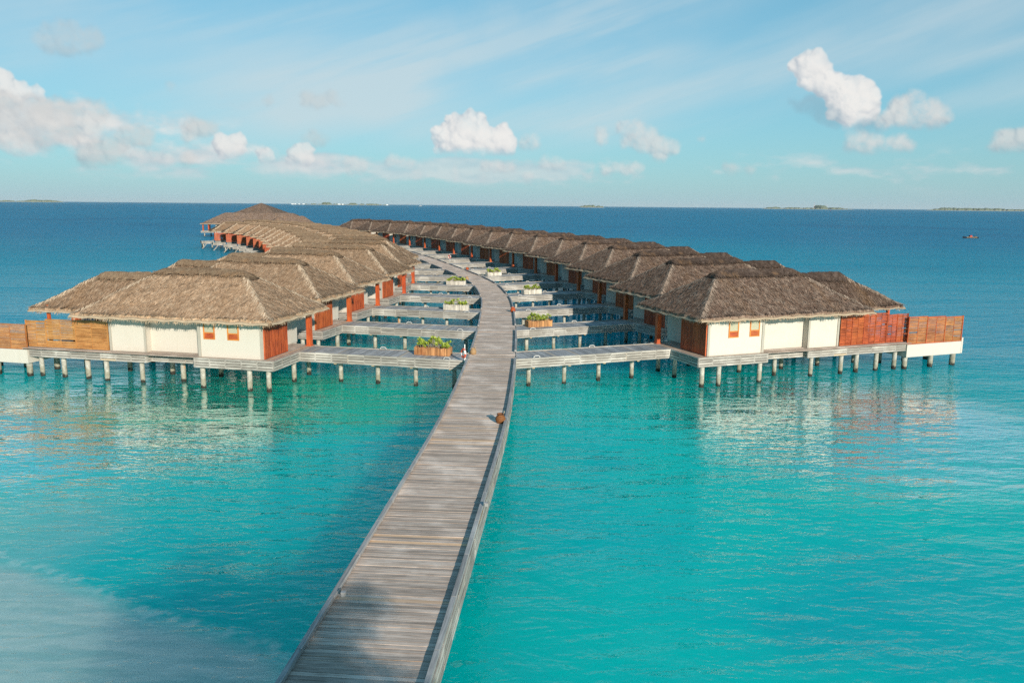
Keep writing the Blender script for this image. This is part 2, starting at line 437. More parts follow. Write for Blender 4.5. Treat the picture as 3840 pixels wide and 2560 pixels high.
        for _ in range(int((ub-ua)*110)):
            u = rng.uniform(ua, ub); k = rng.uniform(-1, 1)*half*1.05; v = vm+k; sg = 1 if k > 0 else -1
            L = rng.uniform(.2, .4); w = rng.uniform(.015, .035); du = rng.gauss(0, .12)
            mb.face([(u-w, v, s.z(u, v)+lift+.03), (u+w, v, s.z(u, v)+lift+.03), (u+du+w*.4, v+sg*L, s.z(u, v+sg*L)+lift+rng.uniform(-.02, .05)), (u+du-w*.4, v+sg*L, s.z(u, v+sg*L)+lift)])

def slats(mb, a, b, z1, n=4, h=.132, gap=.040, seg=1.15, thick=.035, side=1, rng=random):
    """horizontal slat skirting from a to b (plan points), top at z1; mb.mi 0 = slat, 1 = dark sheet for the shade in the gaps"""
    a, b = Vector((*a, 0)), Vector((*b, 0)); L = (b-a).length; t = (b-a)/L; o = Vector((t.y, -t.x, 0))*side
    k = max(1, round(L/seg))
    for r in range(n):
        z = z1-h/2-r*(h+gap); cuts = [0]+[L*(i+rng.uniform(-.06, .06)*(0 if True else 1))/k for i in range(1, k)]+[L]
        for c0, c1 in zip(cuts, cuts[1:]):
            j = rng.uniform(-.006, .006); zz = rng.uniform(-.005, .005)
            mb.box(a+t*((c0+c1)/2)+o*(.02+j)+Vector((0, 0, z+zz)), t*((c1-c0)/2-.004), o*thick/2, Vector((0, 0, h/2)))
    tot = n*h+(n-1)*gap
    for i in range(k+1):
        p = a+t*(L*i/k); p = a+t*min(max(L*i/k, .06), L-.06)
        mb.box(p+o*.003+Vector((0, 0, z1-tot/2)), Vector((0, 0, tot/2-.004)), t*.05, o*.014)
    mb.mi = 1
    mb.box((a+b)/2-o*.05+Vector((0, 0, z1-tot/2)), t*(L/2-.02), o*.01, Vector((0, 0, tot/2-.03)))  # dark sheet stands in for the shade behind the slat gaps
    mb.mi = 0

def planks(mb, u0, u1, v0, v1, z, w=.145, gap=.012, th=.035, along='v', rng=random):
    x = u0 if along == 'v' else v0; end = u1 if along == 'v' else v1
    n = round((end-x)/w); w = (end-x)/n
    for k in range(n):
        c = x+w*(k+.5); dz = rng.uniform(-.004, .004)
        if along == 'v': mb.box((c, (v0+v1)/2, z-th/2+dz), (0, (v1-v0)/2+rng.uniform(-.008, .008), 0), (w/2-gap/2, 0, 0), (0, 0, th/2))
        else: mb.box(((u0+u1)/2, c, z-th/2+dz), ((u1-u0)/2, 0, 0), (0, w/2-gap/2, 0), (0, 0, th/2))

def pile_mesh(mb, u, v, z1, r=.165):
    rr = r*random.uniform(.93, 1.06); zs = [-1.2, .55, .62, z1-.35, z1]
    rad = [rr*1.0, rr, rr*.97, rr*.97, rr]
    prof = list(zip(rad, zs)); prof = [prof[0], prof[1], (rr*.95, .58), prof[2], prof[3], prof[4]]
    mb.lathe((u, v, 0), prof, 14)

MAIN = dict(L=(-.95, 13.4, -.80, 7.5), R=(-1.15, 13.6, -.75, 7.5))
ZE = dict(L=4.77, R=4.84)
def make_villa(side, seed, name='thatched_villa'):
    s = 1 if side == 'R' else -1; rng = random.Random(seed); lo = side.lower()
    root = empty(name)
    mb_ = lambda: MB(s)
    # --- roofs
    ze = ZE[side]
    main = Hip(*MAIN[side], ze, .665, seed); rear = Hip(6.6, 18.6, 1.35, 6.8, ze-.10, .89, seed+50, .69)
    roofs = []
    for hp, n, (ca, cb) in ((main, 10500, (2.3, 10.2)), (rear, 6500, (10.6, 14.8))):
        m = mb_(); hp.grid(m); hp.tufts(m, n, rng); m.mi = 1; hp.hips(m, rng); m.mi = 0
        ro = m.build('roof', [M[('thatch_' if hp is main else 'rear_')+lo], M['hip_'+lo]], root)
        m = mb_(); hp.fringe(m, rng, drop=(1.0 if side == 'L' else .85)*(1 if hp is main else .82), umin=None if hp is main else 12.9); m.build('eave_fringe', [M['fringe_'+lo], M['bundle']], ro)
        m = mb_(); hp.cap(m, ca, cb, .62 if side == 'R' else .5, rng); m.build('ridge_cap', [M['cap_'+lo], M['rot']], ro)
    # --- walls
    outline = [(0, 0), (4.6, 0), (4.6, .95), (8.8, .95), (8.8, .45), (11.6, .45), (11.6, 6.9), (1.2, 6.9), (1.2, 3.1), (0, 3.1)]
    m = mb_(); m.prism(outline, DECK+.005, 4.86); wall = m.build('wall', M['plaster'], root)
    for (u, v, w) in ((.09, -.02, .17), (4.52, -.025, .20), (8.86, .425, .16), (11.5, .425, .17)):
        m = mb_(); m.abox(u-w/2, u+w/2, v-.03, v+.045, DECK+.01, 4.80); m.build('corner_trim', M['trim'], wall)
    # --- red entrance screen of upright boards, in a frame
    m = mb_(); x = .10
    while x < 2.98:
        w = .11; m.abox(-.035+rng.uniform(-.006, .006), -.075, x, x+w-.012, DECK+.06, 4.80); x += w
    m.abox(-.09, -.01, .04, .10, DECK+.03, 4.84, 2); m.abox(-.09, -.01, 3.0, 3.07, DECK+.03, 4.84, 2)
    m.abox(-.09, -.012, .10, 3.0, DECK+.025, DECK+.075, 1)
    m.build('entrance_screen', M['redboard'], root)
    m = mb_(); m.abox(-.62, -.30, 5.36, 5.68, DECK, 4.95, 2); m.abox(-.67, -.25, 5.31, 5.73, DECK, DECK+.07, 0)
    m.build('entrance_pillar', M['redpost'], root)
    # --- two windows with blinds and a panel below
    for u in (1.66, 3.38):
        m = mb_(); z0, z1, w = 3.28, 4.50, .82; t = .085
        m.abox(u, u+t, -.045, .02, z0, z1, 2); m.abox(u+w-t, u+w, -.045, .02, z0, z1, 2)
        m.abox(u+t, u+w-t, -.042, .02, z1-t, z1, 0); m.abox(u+t, u+w-t, -.042, .02, z0, z0+.07, 0); m.abox(u+t, u+w-t, -.042, .02, z0+.40, z0+.46, 0)
        win = m.build('window', M['frame'], root)
        m = mb_(); m.abox(u+t, u+w-t, -.018, .02, z0+.46, z1-t); m.build('window_blind', M['blind'], win)
        m = mb_(); m.abox(u+t, u+w-t, -.024, .02, z0+.07, z0+.40, 0); m.build('lower_panel', M['bamboo_red'], win)
    # --- decks and skirting
    m = mb_(); m.abox(1.3, 17.9, .2, 7.0, DECK-.14, DECK-.01); planks(m, -.84, 1.22, -.33, 5.9, DECK, rng=rng)
    planks(m, 1.24, 17.95, -.30, .9, DECK-.002, rng=rng, along='u'); m.build('deck', M['deck'], root)
    runs = [((-.85, -.35), (4.78, -.35)), ((4.78, -.35), (4.78, .60)), ((4.78, .60), (8.62, .60)), ((8.62, .60), (8.62, .10)), ((8.62, .10), (17.95, .10))]
    m = mb_()
    for a, b in runs: slats(m, a, b, DECK+.015, rng=rng)
    m.build('skirt', [M['skirt'], M['skirt_dark']], root)
    for rs in ([((-.85, 3.06), (-.85, -.35))], [((1.2, 5.92), (-.85, 5.92)), ((-.85, 5.92), (-.85, 5.42))]):
        m = mb_()
        for a, b in rs: slats(m, a, b, DECK+.012, rng=rng)
        m.build('skirt', [M['skirt'], M['skirt_dark']], root)
    # --- sea terrace under the rear roof
    for (u, v) in ((17.3, 1.6), (17.3, 6.2)):
        m = mb_(); m.abox(u-.09, u+.09, v-.09, v+.09, DECK, 4.85, 2); m.build('terrace_post', M['redpost'], root)
    m = mb_(); m.abox(15.2, 15.62, 1.75, 2.2, DECK, 4.9, 2); m.build('terrace_post', M['redpost'], root)
    m = mb_()
    z = DECK+.1
    while z < 4.9:
        m.abox(11.72, 15.15, 2.05, 2.10, z, z+.055, 0); z += .075
    m.abox(11.7, 11.8, 2.03, 2.12, DECK, 4.95, 2); m.abox(13.4, 13.5, 2.02, 2.13, DECK, 4.95, 2)
    m.build('bamboo_wall', M['bamboo_red'], root)
    # --- piles
    spots = [(-.3, 0.0), (1.05, .0), (4.45, .05), (6.9, 1.5), (9.3, .5), (12.0, .45), (13.6, .6), (15.5, .6), (17.3, .6),
             (-.4, 3.2), (-.35, 5.5), (5.2, 3.3), (9.0, 3.3), (12.6, 3.5), (16.2, 3.5), (3.0, 6.6), (8.0, 6.6), (13.0, 6.6), (17.2, 6.6)]
    for u, v in spots:
        m = mb_(); pile_mesh(m, u, v, DECK-.6); m.build('pile', M['pile'], root, True)
    return root

def make_fence(side, us, tops, v, z0, mat, post, name='privacy_fence', rows=.068, half=2):
    """stepped screen of horizontal canes: panels between the posts us"""
    s = 1 if side == 'R' else -1; rng = random.Random(int(us[0]*10)+len(us)); root = empty(name)
    for (a, b), zt in zip(zip(us, us[1:]), tops):
        m = MB(s); cols = half; w = (b-a)/cols; dz = 0
        for c in range(cols):
            z = z0+.04
            while z < zt-.05:
                h = rng.uniform(.030, .062); g = rng.choice([.004, .008, .012, .02])
                if rng.random() > .012:
                    m.box((a+w*(c+.5), v+rng.uniform(-.012, .012), z+h/2), (w/2-.01, 0, rng.uniform(-.006, .006)), (0, .012, 0), (0, 0, h/2))
                z += h+g
        p = m.build('cane_panel', mat, root)
        m = MB(s); m.abox(a-.03, a+.03, v-.045, v+.04, z0, zt+.02, 2); m.abox(a+.03, b-.03, v-.035, v+.03, zt-.05, zt, 0)
        m.abox((a+b)/2-.018, (a+b)/2+.018, v-.035, v-.013, z0+.02, zt-.05, 2); m.abox(a+.03, b-.03, v-.03, v+.03, z0, z0+.04, 0)
        m.build('panel_frame', post, p)
    m = MB(s); m.abox(us[-1]-.03, us[-1]+.04, v-.05, v+.045, z0, tops[-1]+.03, 2); m.build('end_post', post, root)
    return root

def make_pool(side, u0, u1, z1):
    s = 1 if side == 'R' else -1; root = empty('plunge_pool')
    m = MB(s); v0, v1 = -.05, 3.3; t = .18
    m.abox(u0, u1, v0, v0+t, .98, z1, 0); m.abox(u0, u1, v1-t, v1, .98, z1, 0)
    m.abox(u0, u0+t, v0+t, v1-t, .98, z1); m.abox(u1-t, u1, v0+t, v1-t, .98, z1+.02); m.abox(u0+t, u1-t, v0+t, v1-t, .98, 1.12)
    m.build('basin', M['plaster'], root)
    m = MB(s); m.abox(u1, u1+.16, v0-.02, v1, 1.0, z1+.28); m.build('end_wall', M['plaster'], root)
    for u in (u0+.3, (u0+u1)/2+.15, u1-.3):
        for v in (.35, 2.8):
            m = MB(s); pile_mesh(m, u, v, 1.0, .20); m.build('pile', M['pile'], root, True)
    return root
# ------------------------------------------------------------------ layout
# pillar position and heading of the facade (u axis, degrees) of every villa
RV = [(10.71, 57.03, 20.8), (10.06, 69.21, 23), (8.99, 80.69, 25.5), (7.84, 93.1, 27), (5.84, 104.92, 28), (3.43, 116.62, 29), (.06, 127.96, 30.5),
      (-3.95, 139.68, 32), (-7.79, 149.91, 33), (-12.12, 162.22, 33.5), (-16.12, 173.2, 34), (-20.48, 183.9, 35), (-25.35, 194.24, 36.5),
      (-30.8, 204.4, 39), (-36.9, 214.6, 42), (-43.8, 224.3, 45), (-51.2, 233.6, 48)]
LV = [(-14.30, 54.75, 168), (-13.94, 66.72, 167), (-13.35, 77.53, 167), (-12.25, 88.6, 168), (-12.7, 100.4, 172), (-14.3, 112.2, 177), (-17.2, 122.9, 181),
      (-20.8, 133.9, 184), (-24.5, 144.2, 186), (-28.9, 156.0, 188), (-32.8, 167.0, 190), (-37.0, 177.2, 193), (-41.7, 187.2, 196),
      (-46.7, 196.8, 199), (-52.4, 206.0, 202), (-58.6, 214.8, 205), (-65.2, 223.4, 208)]
PIL = (-.46, 5.52)
def frame(side, i):
    """origin (facade corner), u and v directions of villa i"""
    x, y, a = (RV if side == 'R' else LV)[i]; a = R(a)
    U = Vector((math.cos(a), math.sin(a))); V = Vector((-U.y, U.x)) if side == 'R' else Vector((U.y, -U.x))
    o = Vector((x, y))-U*PIL[0]-V*PIL[1]
    return o, U, V, a
protos = {('R', 0): make_villa('R', 11), ('R', 1): make_villa('R', 23), ('L', 0): make_villa('L', 37), ('L', 1): make_villa('L', 41)}
fence_proto = {}
for sd in 'RL':
    us = [11.68, 12.75, 13.85, 14.95, 16.05, 17.05, 18.05] if sd == 'R' else [11.68, 14.2, 16.55, 18.1]
    tp = [4.46, 4.46, 4.40, 4.40, 4.24, 4.24] if sd == 'R' else [4.08, 4.06, 3.92]
    fence_proto[sd] = make_fence(sd, us, tp, .40, DECK+.02, M['bamboo_red' if sd == 'R' else 'bamboo_gold'], M['redboard' if sd == 'R' else 'bamboo_gold'])
far_fence = make_fence('L', [11.68, 13.8, 15.9, 18.05], [4.35, 4.25, 4.1], .40, DECK+.02, M['bamboo_red'], M['redpost'])
index_kids()
used = set()
GV = {'R': 'thatched villas along the right side of the boardwalk', 'L': 'thatched villas along the left side of the boardwalk'}
HID = {12, 13, 14, 15, 16, 17, 18}
def place(proto, side, i, key):
    o, U, V, a = frame(side, i)
    ob = proto
    if key in used: ob = copy_tree(proto, None, (lambda c: c.name.startswith('pile') and i > 5 and random.random() < .55) if i > 5 else None)
    used.add(key); ob.location = (o.x, o.y, 0); ob.rotation_euler = (0, 0, a); return ob
wall_tone = {'R': 'thatched villa with shaded dark red entrance', 'L': 'thatched villa with sunlit orange red entrance'}
for sd, row in (('R', RV), ('L', LV)):
    word = 'right' if sd == 'R' else 'left'
    for i in range(17):
        v = place(protos[sd, i % 2], sd, i, (sd, i % 2))
        if i == 0:
            lab = ('nearest right villa, dark ridged brown thatch and cream front with two windows' if sd == 'R' else
                   'nearest left villa, light tan thatch and white front with two orange windows')
        else: lab = f'{wall_tone[sd]}, {ORD[i]} in the {word} row from the camera'
        tag(v, lab, 'villa', GV[sd])
f = place(fence_proto['R'], 'R', 0, 'fr'); tag(f, 'stepped red brown cane screen beside the white front of the nearest right villa', 'fence', 'privacy screens of the villas')
f = place(fence_proto['L'], 'L', 0, 'fl'); tag(f, 'golden yellow cane screen beside the white front of the nearest left villa', 'fence', 'privacy screens of the villas')
for i in range(7, 17):
    f = place(far_fence, 'L', i, 'ff'); tag(f, f'orange red cane screen at the sea end of the {ORD[i]} left villa', 'fence', 'privacy screens of the villas')
for sd in 'RL':
    o, U, V, a = frame(sd, 0)
    u1 = 23.3
    p = make_pool(sd, 17.78, u1, 1.93); p.location = (o.x, o.y, 0); p.rotation_euler = (0, 0, a)
    tag(p, f'white walled plunge pool on piles at the sea end of the nearest {"right" if sd == "R" else "left"} villa', 'plunge pool', 'plunge pools')
    us, tp = ([17.8, 19.65, 21.5, 23.28], [4.04, 3.98, 3.9]) if sd == 'R' else ([17.82, 20.4, 23.28], [3.68, 3.62])
    f = make_fence(sd, us, tp, .02, 1.95, M['bamboo_brown' if sd == 'R' else 'bamboo_gold'], M['redpost' if sd == 'R' else 'bamboo_brown'])
    f.location = (o.x, o.y, 0); f.rotation_euler = (0, 0, a)
    tag(f, ('golden brown cane screen standing on the white pool wall at the right' if sd == 'R' else 'grey gold cane screen standing on the white pool wall at the left edge'), 'fence', 'privacy screens of the villas')

# sun decks with slatted rails at the sea ends of the far left villas
GS = 'sea decks of the far left villas'
def make_seadeck():
    root = empty('sea_deck'); m = MB(-1); planks(m, 18.2, 21.2, 1.2, 4.8, 1.45, w=.2); m.build('deck', M['deck'], root)
    m = MB(-1)
    for a, b in (((18.2, 1.2), (21.2, 1.2)), ((21.2, 1.2), (21.2, 4.8))): slats(m, a, b, 2.0, n=5, h=.11, gap=.05)
    m.build('rail', [M['skirt'], M['skirt_dark']], root)
    m = MB(-1); m.rod((20.0, 1.1, 1.4), (21.4, .9, -.2), .07, .14); m.rod((20.0, .4, 1.4), (21.4, .2, -.2), .07, .14)
    for k in range(5): m.abox(20.05+k*.26, 20.25+k*.26, .3, 1.1, 1.25-k*.3, 1.29-k*.3, 1)
    m.build('steps', M['skirt'], root)
    for u in (18.6, 20.8):
        for v in (1.6, 4.3): m = MB(-1); pile_mesh(m, u, v, 1.4, .17); m.build('pile', M['pile'], root, True)
    return root
sdk = make_seadeck(); index_kids()
for i in range(9, 17):
    d = place(sdk, 'L', i, 'sd'); tag(d, f'grey slat railed sea deck below the {ORD[i]} left villa', 'deck', GS)

# ------------------------------------------------------------------ the boardwalk
CL = [(-5.4, -16), (-4.55, -4), (-3.95, 6), (-3.22, 15), (-2.55, 24), (-1.80, 35), (-1.42, 46), (-1.26, 56), (-1.28, 66), (-1.58, 80), (-2.25, 89), (-3.6, 99.6), (-5.9, 110.0),
      (-8.3, 119.0), (-10.9, 128.2), (-13.4, 136.8), (-16.7, 148), (-20.6, 160), (-24.5, 170.8), (-28.9, 181), (-33.6, 191), (-38.9, 200.8), (-44.7, 210.6), (-51.2, 220), (-58.2, 229), (-68, 241), (-80, 256), (-90, 270)]
def catmull(P, step):
    out = []
    for k in range(len(P)-1):
        p0, p1, p2, p3 = [Vector(P[min(max(j, 0), len(P)-1)]) for j in (k-1, k, k+1, k+2)]
        n = max(1, int((p2-p1).length/step))
        for q in range(n):
            t = q/n
            out.append(.5*((2*p1)+(p2-p0)*t+(2*p0-5*p1+4*p2-p3)*t*t+(3*p1-p0-3*p2+p3)*t**3))
    out.append(Vector(P[-1])); return out
path = catmull(CL, .08)
S = [0.]
for a, b in zip(path, path[1:]): S.append(S[-1]+(b-a).length)
S = np.array(S); PX = np.array([p.x for p in path]); PY = np.array([p.y for p in path])
def at_s(s):
    x, y = float(np.interp(s, S, PX)), float(np.interp(s, S, PY))
    x2, y2 = float(np.interp(s+.3, S, PX)), float(np.interp(s+.3, S, PY)); x1, y1 = float(np.interp(s-.3, S, PX)), float(np.interp(s-.3, S, PY))
    t = Vector((x2-x1, y2-y1)).normalized(); return Vector((x, y)), t, Vector((t.y, -t.x))   # point, tangent, right normal
HW = 1.56
bw = empty('boardwalk', (0, 0, 0)); tag(bw, 'long curving grey plank boardwalk on piles running between the two villa rows', 'boardwalk')
m = MB(); rng = random.Random(3); s = 0.3; PW = .15
while s < S[-1]-.3:
    w = PW if s < 170 else .3
    p, t, n = at_s(s); dz = rng.uniform(-.005, .005); e = rng.uniform(-.012, .012)
    m.box((p.x+n.x*e, p.y+n.y*e, DECK-.02+dz), (n.x*HW, n.y*HW, rng.uniform(-.003, .003)), (t.x*(w/2-.009), t.y*(w/2-.009), 0), (0, 0, .02)); s += w
m.build('plank_deck', M['deck'], bw)
m = MB(); 
for sg in (-1.1, 0, 1.1):
    prev = None
    for s in np.arange(.5, S[-1]-.5, 2.0):
        p, t, n = at_s(s); q = p+n*sg
        if prev is not None: m.rod((*prev, DECK-.15), (*q, DECK-.15), .10, .2)
        prev = q
m.build('joist', M['beam'], bw)

def edge_s(pt, d, sg):
    """where the ray pt + k*d meets the boardwalk edge on side sg: returns (k, s)"""
    best = None
    for s in np.arange(2, S[-1]-1, .25):
        p, t, n = at_s(s); q = p+n*(HW*sg)
        w = q-pt; k = w.dot(d); off = abs(w.dot(Vector((-d.y, d.x))))
        if k > 0 and (best is None or off < best[0]): best = (off, k, s)
    return best[1], best[2]
gaps = {1: [], -1: []}
BR = {}
for sd in 'RL':
    sg = 1 if sd == 'R' else -1
    for i in range(17):
        o, U, V, a = frame(sd, i)
        v0, v1 = 3.08, 5.40
        k0, s0 = edge_s(o+U*(-.86)+V*v0, -U, sg); k1, s1 = edge_s(o+U*(-.86)+V*v1, -U, sg)
        BR[sd, i] = (o, U, V, a, v0, v1, k0, k1, s0, s1)
        gaps[sg].append((min(s0, s1), max(s0, s1)))
# kerb beams and slatted sides, broken where a footbridge joins
for sg in (1, -1):
    g = sorted(gaps[sg]); cur = .5; segs = []
    for a, b in g:
        if a-cur > .5: segs.append((cur, a-.04))
        cur = max(cur, b+.04)
    segs.append((cur, S[-1]-1))
    m = MB()
    for a, b in segs:
        mk = MB(); n_ = max(1, round((b-a)/2.4))
        for k in range(n_):
            s0, s1 = a+(b-a)*k/n_, a+(b-a)*(k+1)/n_
            p0, t0, n0 = at_s(s0+.01); p1, t1, n1 = at_s(s1-.01)
            q0, q1 = p0+n0*sg*(HW-.03), p1+n1*sg*(HW-.03)
            mk.rod((*q0, DECK+.105), (*q1, DECK+.105), .12, .11)
            for f in (.18, .82):
                c = q0.lerp(q1, f); mk.abox(c.x-.05, c.x+.05, c.y-.08, c.y+.08, DECK, DECK+.052, 0)
        mk.build('kerb_beam', M['curb'], bw)
    s = .5
    while s < min(S[-1]-2, 190):
        p0, t0, n0 = at_s(s); p1, t1, n1 = at_s(s+2.3)
        slats(m, tuple(p0+n0*sg*(HW+.02)), tuple(p1+n1*sg*(HW+.02)), DECK+.03, side=sg, rng=rng); s += 2.3
    m.build('side_slats', [M['skirt'], M['skirt_dark']], bw)
for s in np.arange(6, 125, 3.6):
    p, t, n = at_s(float(s))
    for sg in (-1, 1):
        m = MB(); pile_mesh(m, 0, 0, DECK-.25); q = p+n*sg*1.0; ob = m.build('pile', M['pile'], bw, True); ob.location = (q.x, q.y, 0)

# ------------------------------------------------------------------ footbridges
carry = {('L', 0): 'with a red brown planter', ('L', 2): 'with a bleached planter', ('L', 4): 'with a bleached planter', ('R', 1): 'with an orange planter', ('R', 3): 'with a bleached planter', ('R', 5): 'with a bleached planter'}
for (sd, i), (o, U, V, a, v0, v1, k0, k1, s0, s1) in BR.items():
    s = 1 if sd == 'R' else -1; rng = random.Random(i*7+s)
    root = empty('footbridge', (o.x, o.y, 0), a)
    row = 'right' if sd == 'R' else 'left'
    what = carry.get((sd, i), 'bare')
    tag(root, (f'slat sided footbridge {what}, {ORD[i]} on the {row} of the boardwalk'), 'footbridge', f'footbridges from the boardwalk to the {row} villas')
    E0, E1 = -.86-k0, -.86-k1
    m = MB(s); n = int(((-.86)-min(E0, E1))/.15)
    for k in range(n+1):
        u = -.86-.15*(k+.5)
        # clip the plank against the slanting boardwalk edge
        f = lambda v: E0+(E1-E0)*(v-v0)/(v1-v0)
        lo, hi = v0, v1
        if u < max(E0, E1)+.05:
            vc = v0+(u-E0)/(E1-E0)*(v1-v0) if abs(E1-E0) > 1e-3 else v0
            if E0 < E1: hi = min(hi, vc)
            else: lo = max(lo, vc)
        if hi-lo < .12: continue
        m.box((u, (lo+hi)/2, DECK-.022+rng.uniform(-.006, .004)), (rng.uniform(-.004, .004), (hi-lo)/2, 0), (.068, 0, 0), (0, 0, .018))
    m.build('plank_deck', M['bridge'], root)
    for vv, E, sdn in ((v0, E0, 1), (v1, E1, -1)):
        m = MB(s)
        a_, b_ = ((-.88, vv), (E+.02, vv)) if sdn < 0 else ((E+.02, vv), (-.88, vv))
        slats(m, a_, b_, DECK+.02, rng=rng); m.build('side_slats', [M['skirt'], M['skirt_dark']], root)
    m = MB(s)
    m.abox(E1+.05, -.9, v1-.05, v1+.03, DECK+.024, DECK+.06, 0); m.build('edge_board', M['skirt'], root)
    L = -.86-(E0+E1)/2; npil = 4 if L > 9 else (3 if L > 6 else 2)
    for k in range(npil):
        u = (E0+E1)/2+.9+(L-1.6)*k/(npil-.3)
        m = MB(s); pile_mesh(m, u, (v0+v1)/2-.2, DECK-.72, .15); pl = m.build('pile', M['pile'], root, True)
        m = MB(s); m.abox(u-.09, u+.09, v0+.06, v1-.06, DECK-.72, DECK-.56, 1); m.build('crossbeam', M['beam'], root)
    # pale arched fittings on both edges
    if i < 7:
        for j, (vv, du, wd) in enumerate(((v1-.10, L*.45, 'far'), (v0+.12, L*.90, 'near'))):
            if (sd, i, j) == ('L', 0, 1): pass
            uu = -.86-du
            m = MB(s); w = .24
            pts = [(uu-w, 0), (uu-w*.55, .13), (uu+w*.55, .13), (uu+w, 0)]
            for p, q in zip(pts, pts[1:]): m.rod((p[0], 0, p[1]), (q[0], 0, q[1]), .06, .055)
            c = m.build('deck_cleat', M['steel']); c.location = (o.x+V.x*vv, o.y+V.y*vv, DECK+(.06 if j == 0 else .0)); c.rotation_euler = (0, 0, a)
            tag(c, f'pale arched cleat on the {wd} edge of the {ORD[i]} {row} footbridge', 'cleat', 'arched cleats on the footbridges')

# ------------------------------------------------------------------ planters and shrubs
def make_planter(L, mat, seed, ht=.52, wd=.72):
    rng = random.Random(seed); root = empty('planter_box'); x = -L/2
    m = MB()
    for y in (-wd/2, wd/2):
        x = -L/2
        while x < L/2-.02:
            w = rng.uniform(.05, .10); h = ht+rng.uniform(-.05, .05)
            m.box((x+w/2, y+rng.uniform(-.012, .012), h/2), (0, 0, h/2), (w/2-.004, 0, 0), (0, .022, 0)); x += w
    for xx in (-L/2-.02, L/2+.02):
        y = -wd/2
        while y < wd/2-.02:
            w = rng.uniform(.05, .09); h = ht+rng.uniform(-.05, .05)
            m.box((xx, y+w/2, h/2), (0, 0, h/2), (0, w/2-.004, 0), (.022, 0, 0)); y += w
    m.build('cane_sides', mat, root)
    m = MB(); m.abox(-L/2+.03, L/2-.03, -wd/2+.03, wd/2-.03, .03, ht-.14); m.build('soil', M['soil'], root)
    return root
def make_shrub(L, seed, density=1.0, ht=.62, gaps_=()):
    rng = random.Random(seed); root = empty('leafy_shrub'); mf = MB(); ms = MB()
    n = int(85*density*L/2.3)
    for _ in range(n):
        x = rng.uniform(-L/2+.08, L/2-.05)
        if any(a < x < b for a, b in gaps_): continue
        y = rng.uniform(-.30, .30); z = (.25+.75*rng.random()**.7)*ht*(1-.35*(abs(x)/(L/2))**3)*(.8+.3*math.sin(x*5+seed))
        bx = x*.8+rng.uniform(-.1, .1); by = y*.5
        ms.tube((bx, by, -.12), (x, y, z), .012, .009, 5, False)
        ax = Vector((rng.gauss(0, .45)+(x-bx)*1.5, rng.gauss(0, .45)+y*.8-.1, 1)).normalized()
        e1 = ax.cross(Vector((.3, 1, .2))).normalized(); e2 = ax.cross(e1)
        for k in range(rng.randint(11, 16)):
            ph = k*2.4+rng.uniform(-.3, .3); tilt = .25+.95*k/14+rng.uniform(-.1, .1); ln = rng.uniform(.14, .23); w = ln*rng.uniform(.16, .24)
            d = (ax*math.cos(tilt)+(e1*math.cos(ph)+e2*math.sin(ph))*math.sin(tilt)); sdv = d.cross(ax).normalized()
            c = Vector((x, y, z)); p1 = c+d*ln*.55; p2 = c+d*ln-ax*.012
            nn = sdv.cross(d)*.012
            mf.face([c-sdv*w*.15, c+sdv*w*.15, p1+sdv*w*.8+nn, p1-sdv*w*.8+nn]); mf.face([p1-sdv*w*.8+nn, p1+sdv*w*.8+nn, p2+sdv*w*.5, p2-sdv*w*.5])
    mf.build('foliage', M['leaf'], root); ms.build('stems', M['stem'], root); return root
PLN = [('L', 0, -5.15, 52.45, 2.35, 'planter_red', 1.0, (), 'red brown cane planter on the nearest left footbridge', 'round headed bright green shrub in the red brown planter'),
       ('L', 2, -5.4, 74.55, 2.3, 'planter_grey', .8, ((-.25, .05),), 'bleached cane planter on the third left footbridge', 'split yellow green shrub in the bleached planter on the third left footbridge'),
       ('L', 4, -7.25, 97.45, 2.3, 'planter_grey', 1.2, (), 'bleached cane planter on the fifth left footbridge', 'dense green shrub in the bleached planter on the fifth left footbridge'),
       ('R', 1, 2.25, 64.75, 2.1, 'planter_red', 1.0, (), 'bright orange cane planter on the second right footbridge', 'low green shrub in the orange planter on the second right footbridge'),
       ('R', 3, 1.8, 89.8, 2.15, 'planter_grey', .9, (), 'bleached cane planter on the fourth right footbridge', 'uneven green shrub in the bleached planter on the fourth right footbridge'),
       ('R', 5, -2.45, 111.6, 2.15, 'planter_grey', 1.1, (), 'bleached cane planter on the sixth right footbridge', 'bushy green shrub in the bleached planter on the sixth right footbridge')]
for k, (sd, i, x, y, L, mt, dn, gp, l1, l2) in enumerate(PLN):
    o, U, V, a = frame(sd, i)
    # keep the planter on its footbridge: centre it across the bridge width
    w = Vector((x, y))-o; u = w.dot(U); q = o+U*u+V*(4.55)
    if sd == 'L': a += math.pi
    p = make_planter(L, M[mt], 50+k); p.location = (q.x, q.y, DECK+.003); p.rotation_euler = (0, 0, a); tag(p, l1, 'planter', 'planters on the footbridges')
    b = make_shrub(L, 70+k, dn, .58 if k else .72, gp); b.location = (q.x, q.y, DECK+.40); b.rotation_euler = (0, 0, a); tag(b, l2, 'shrub', 'shrubs in the planters')

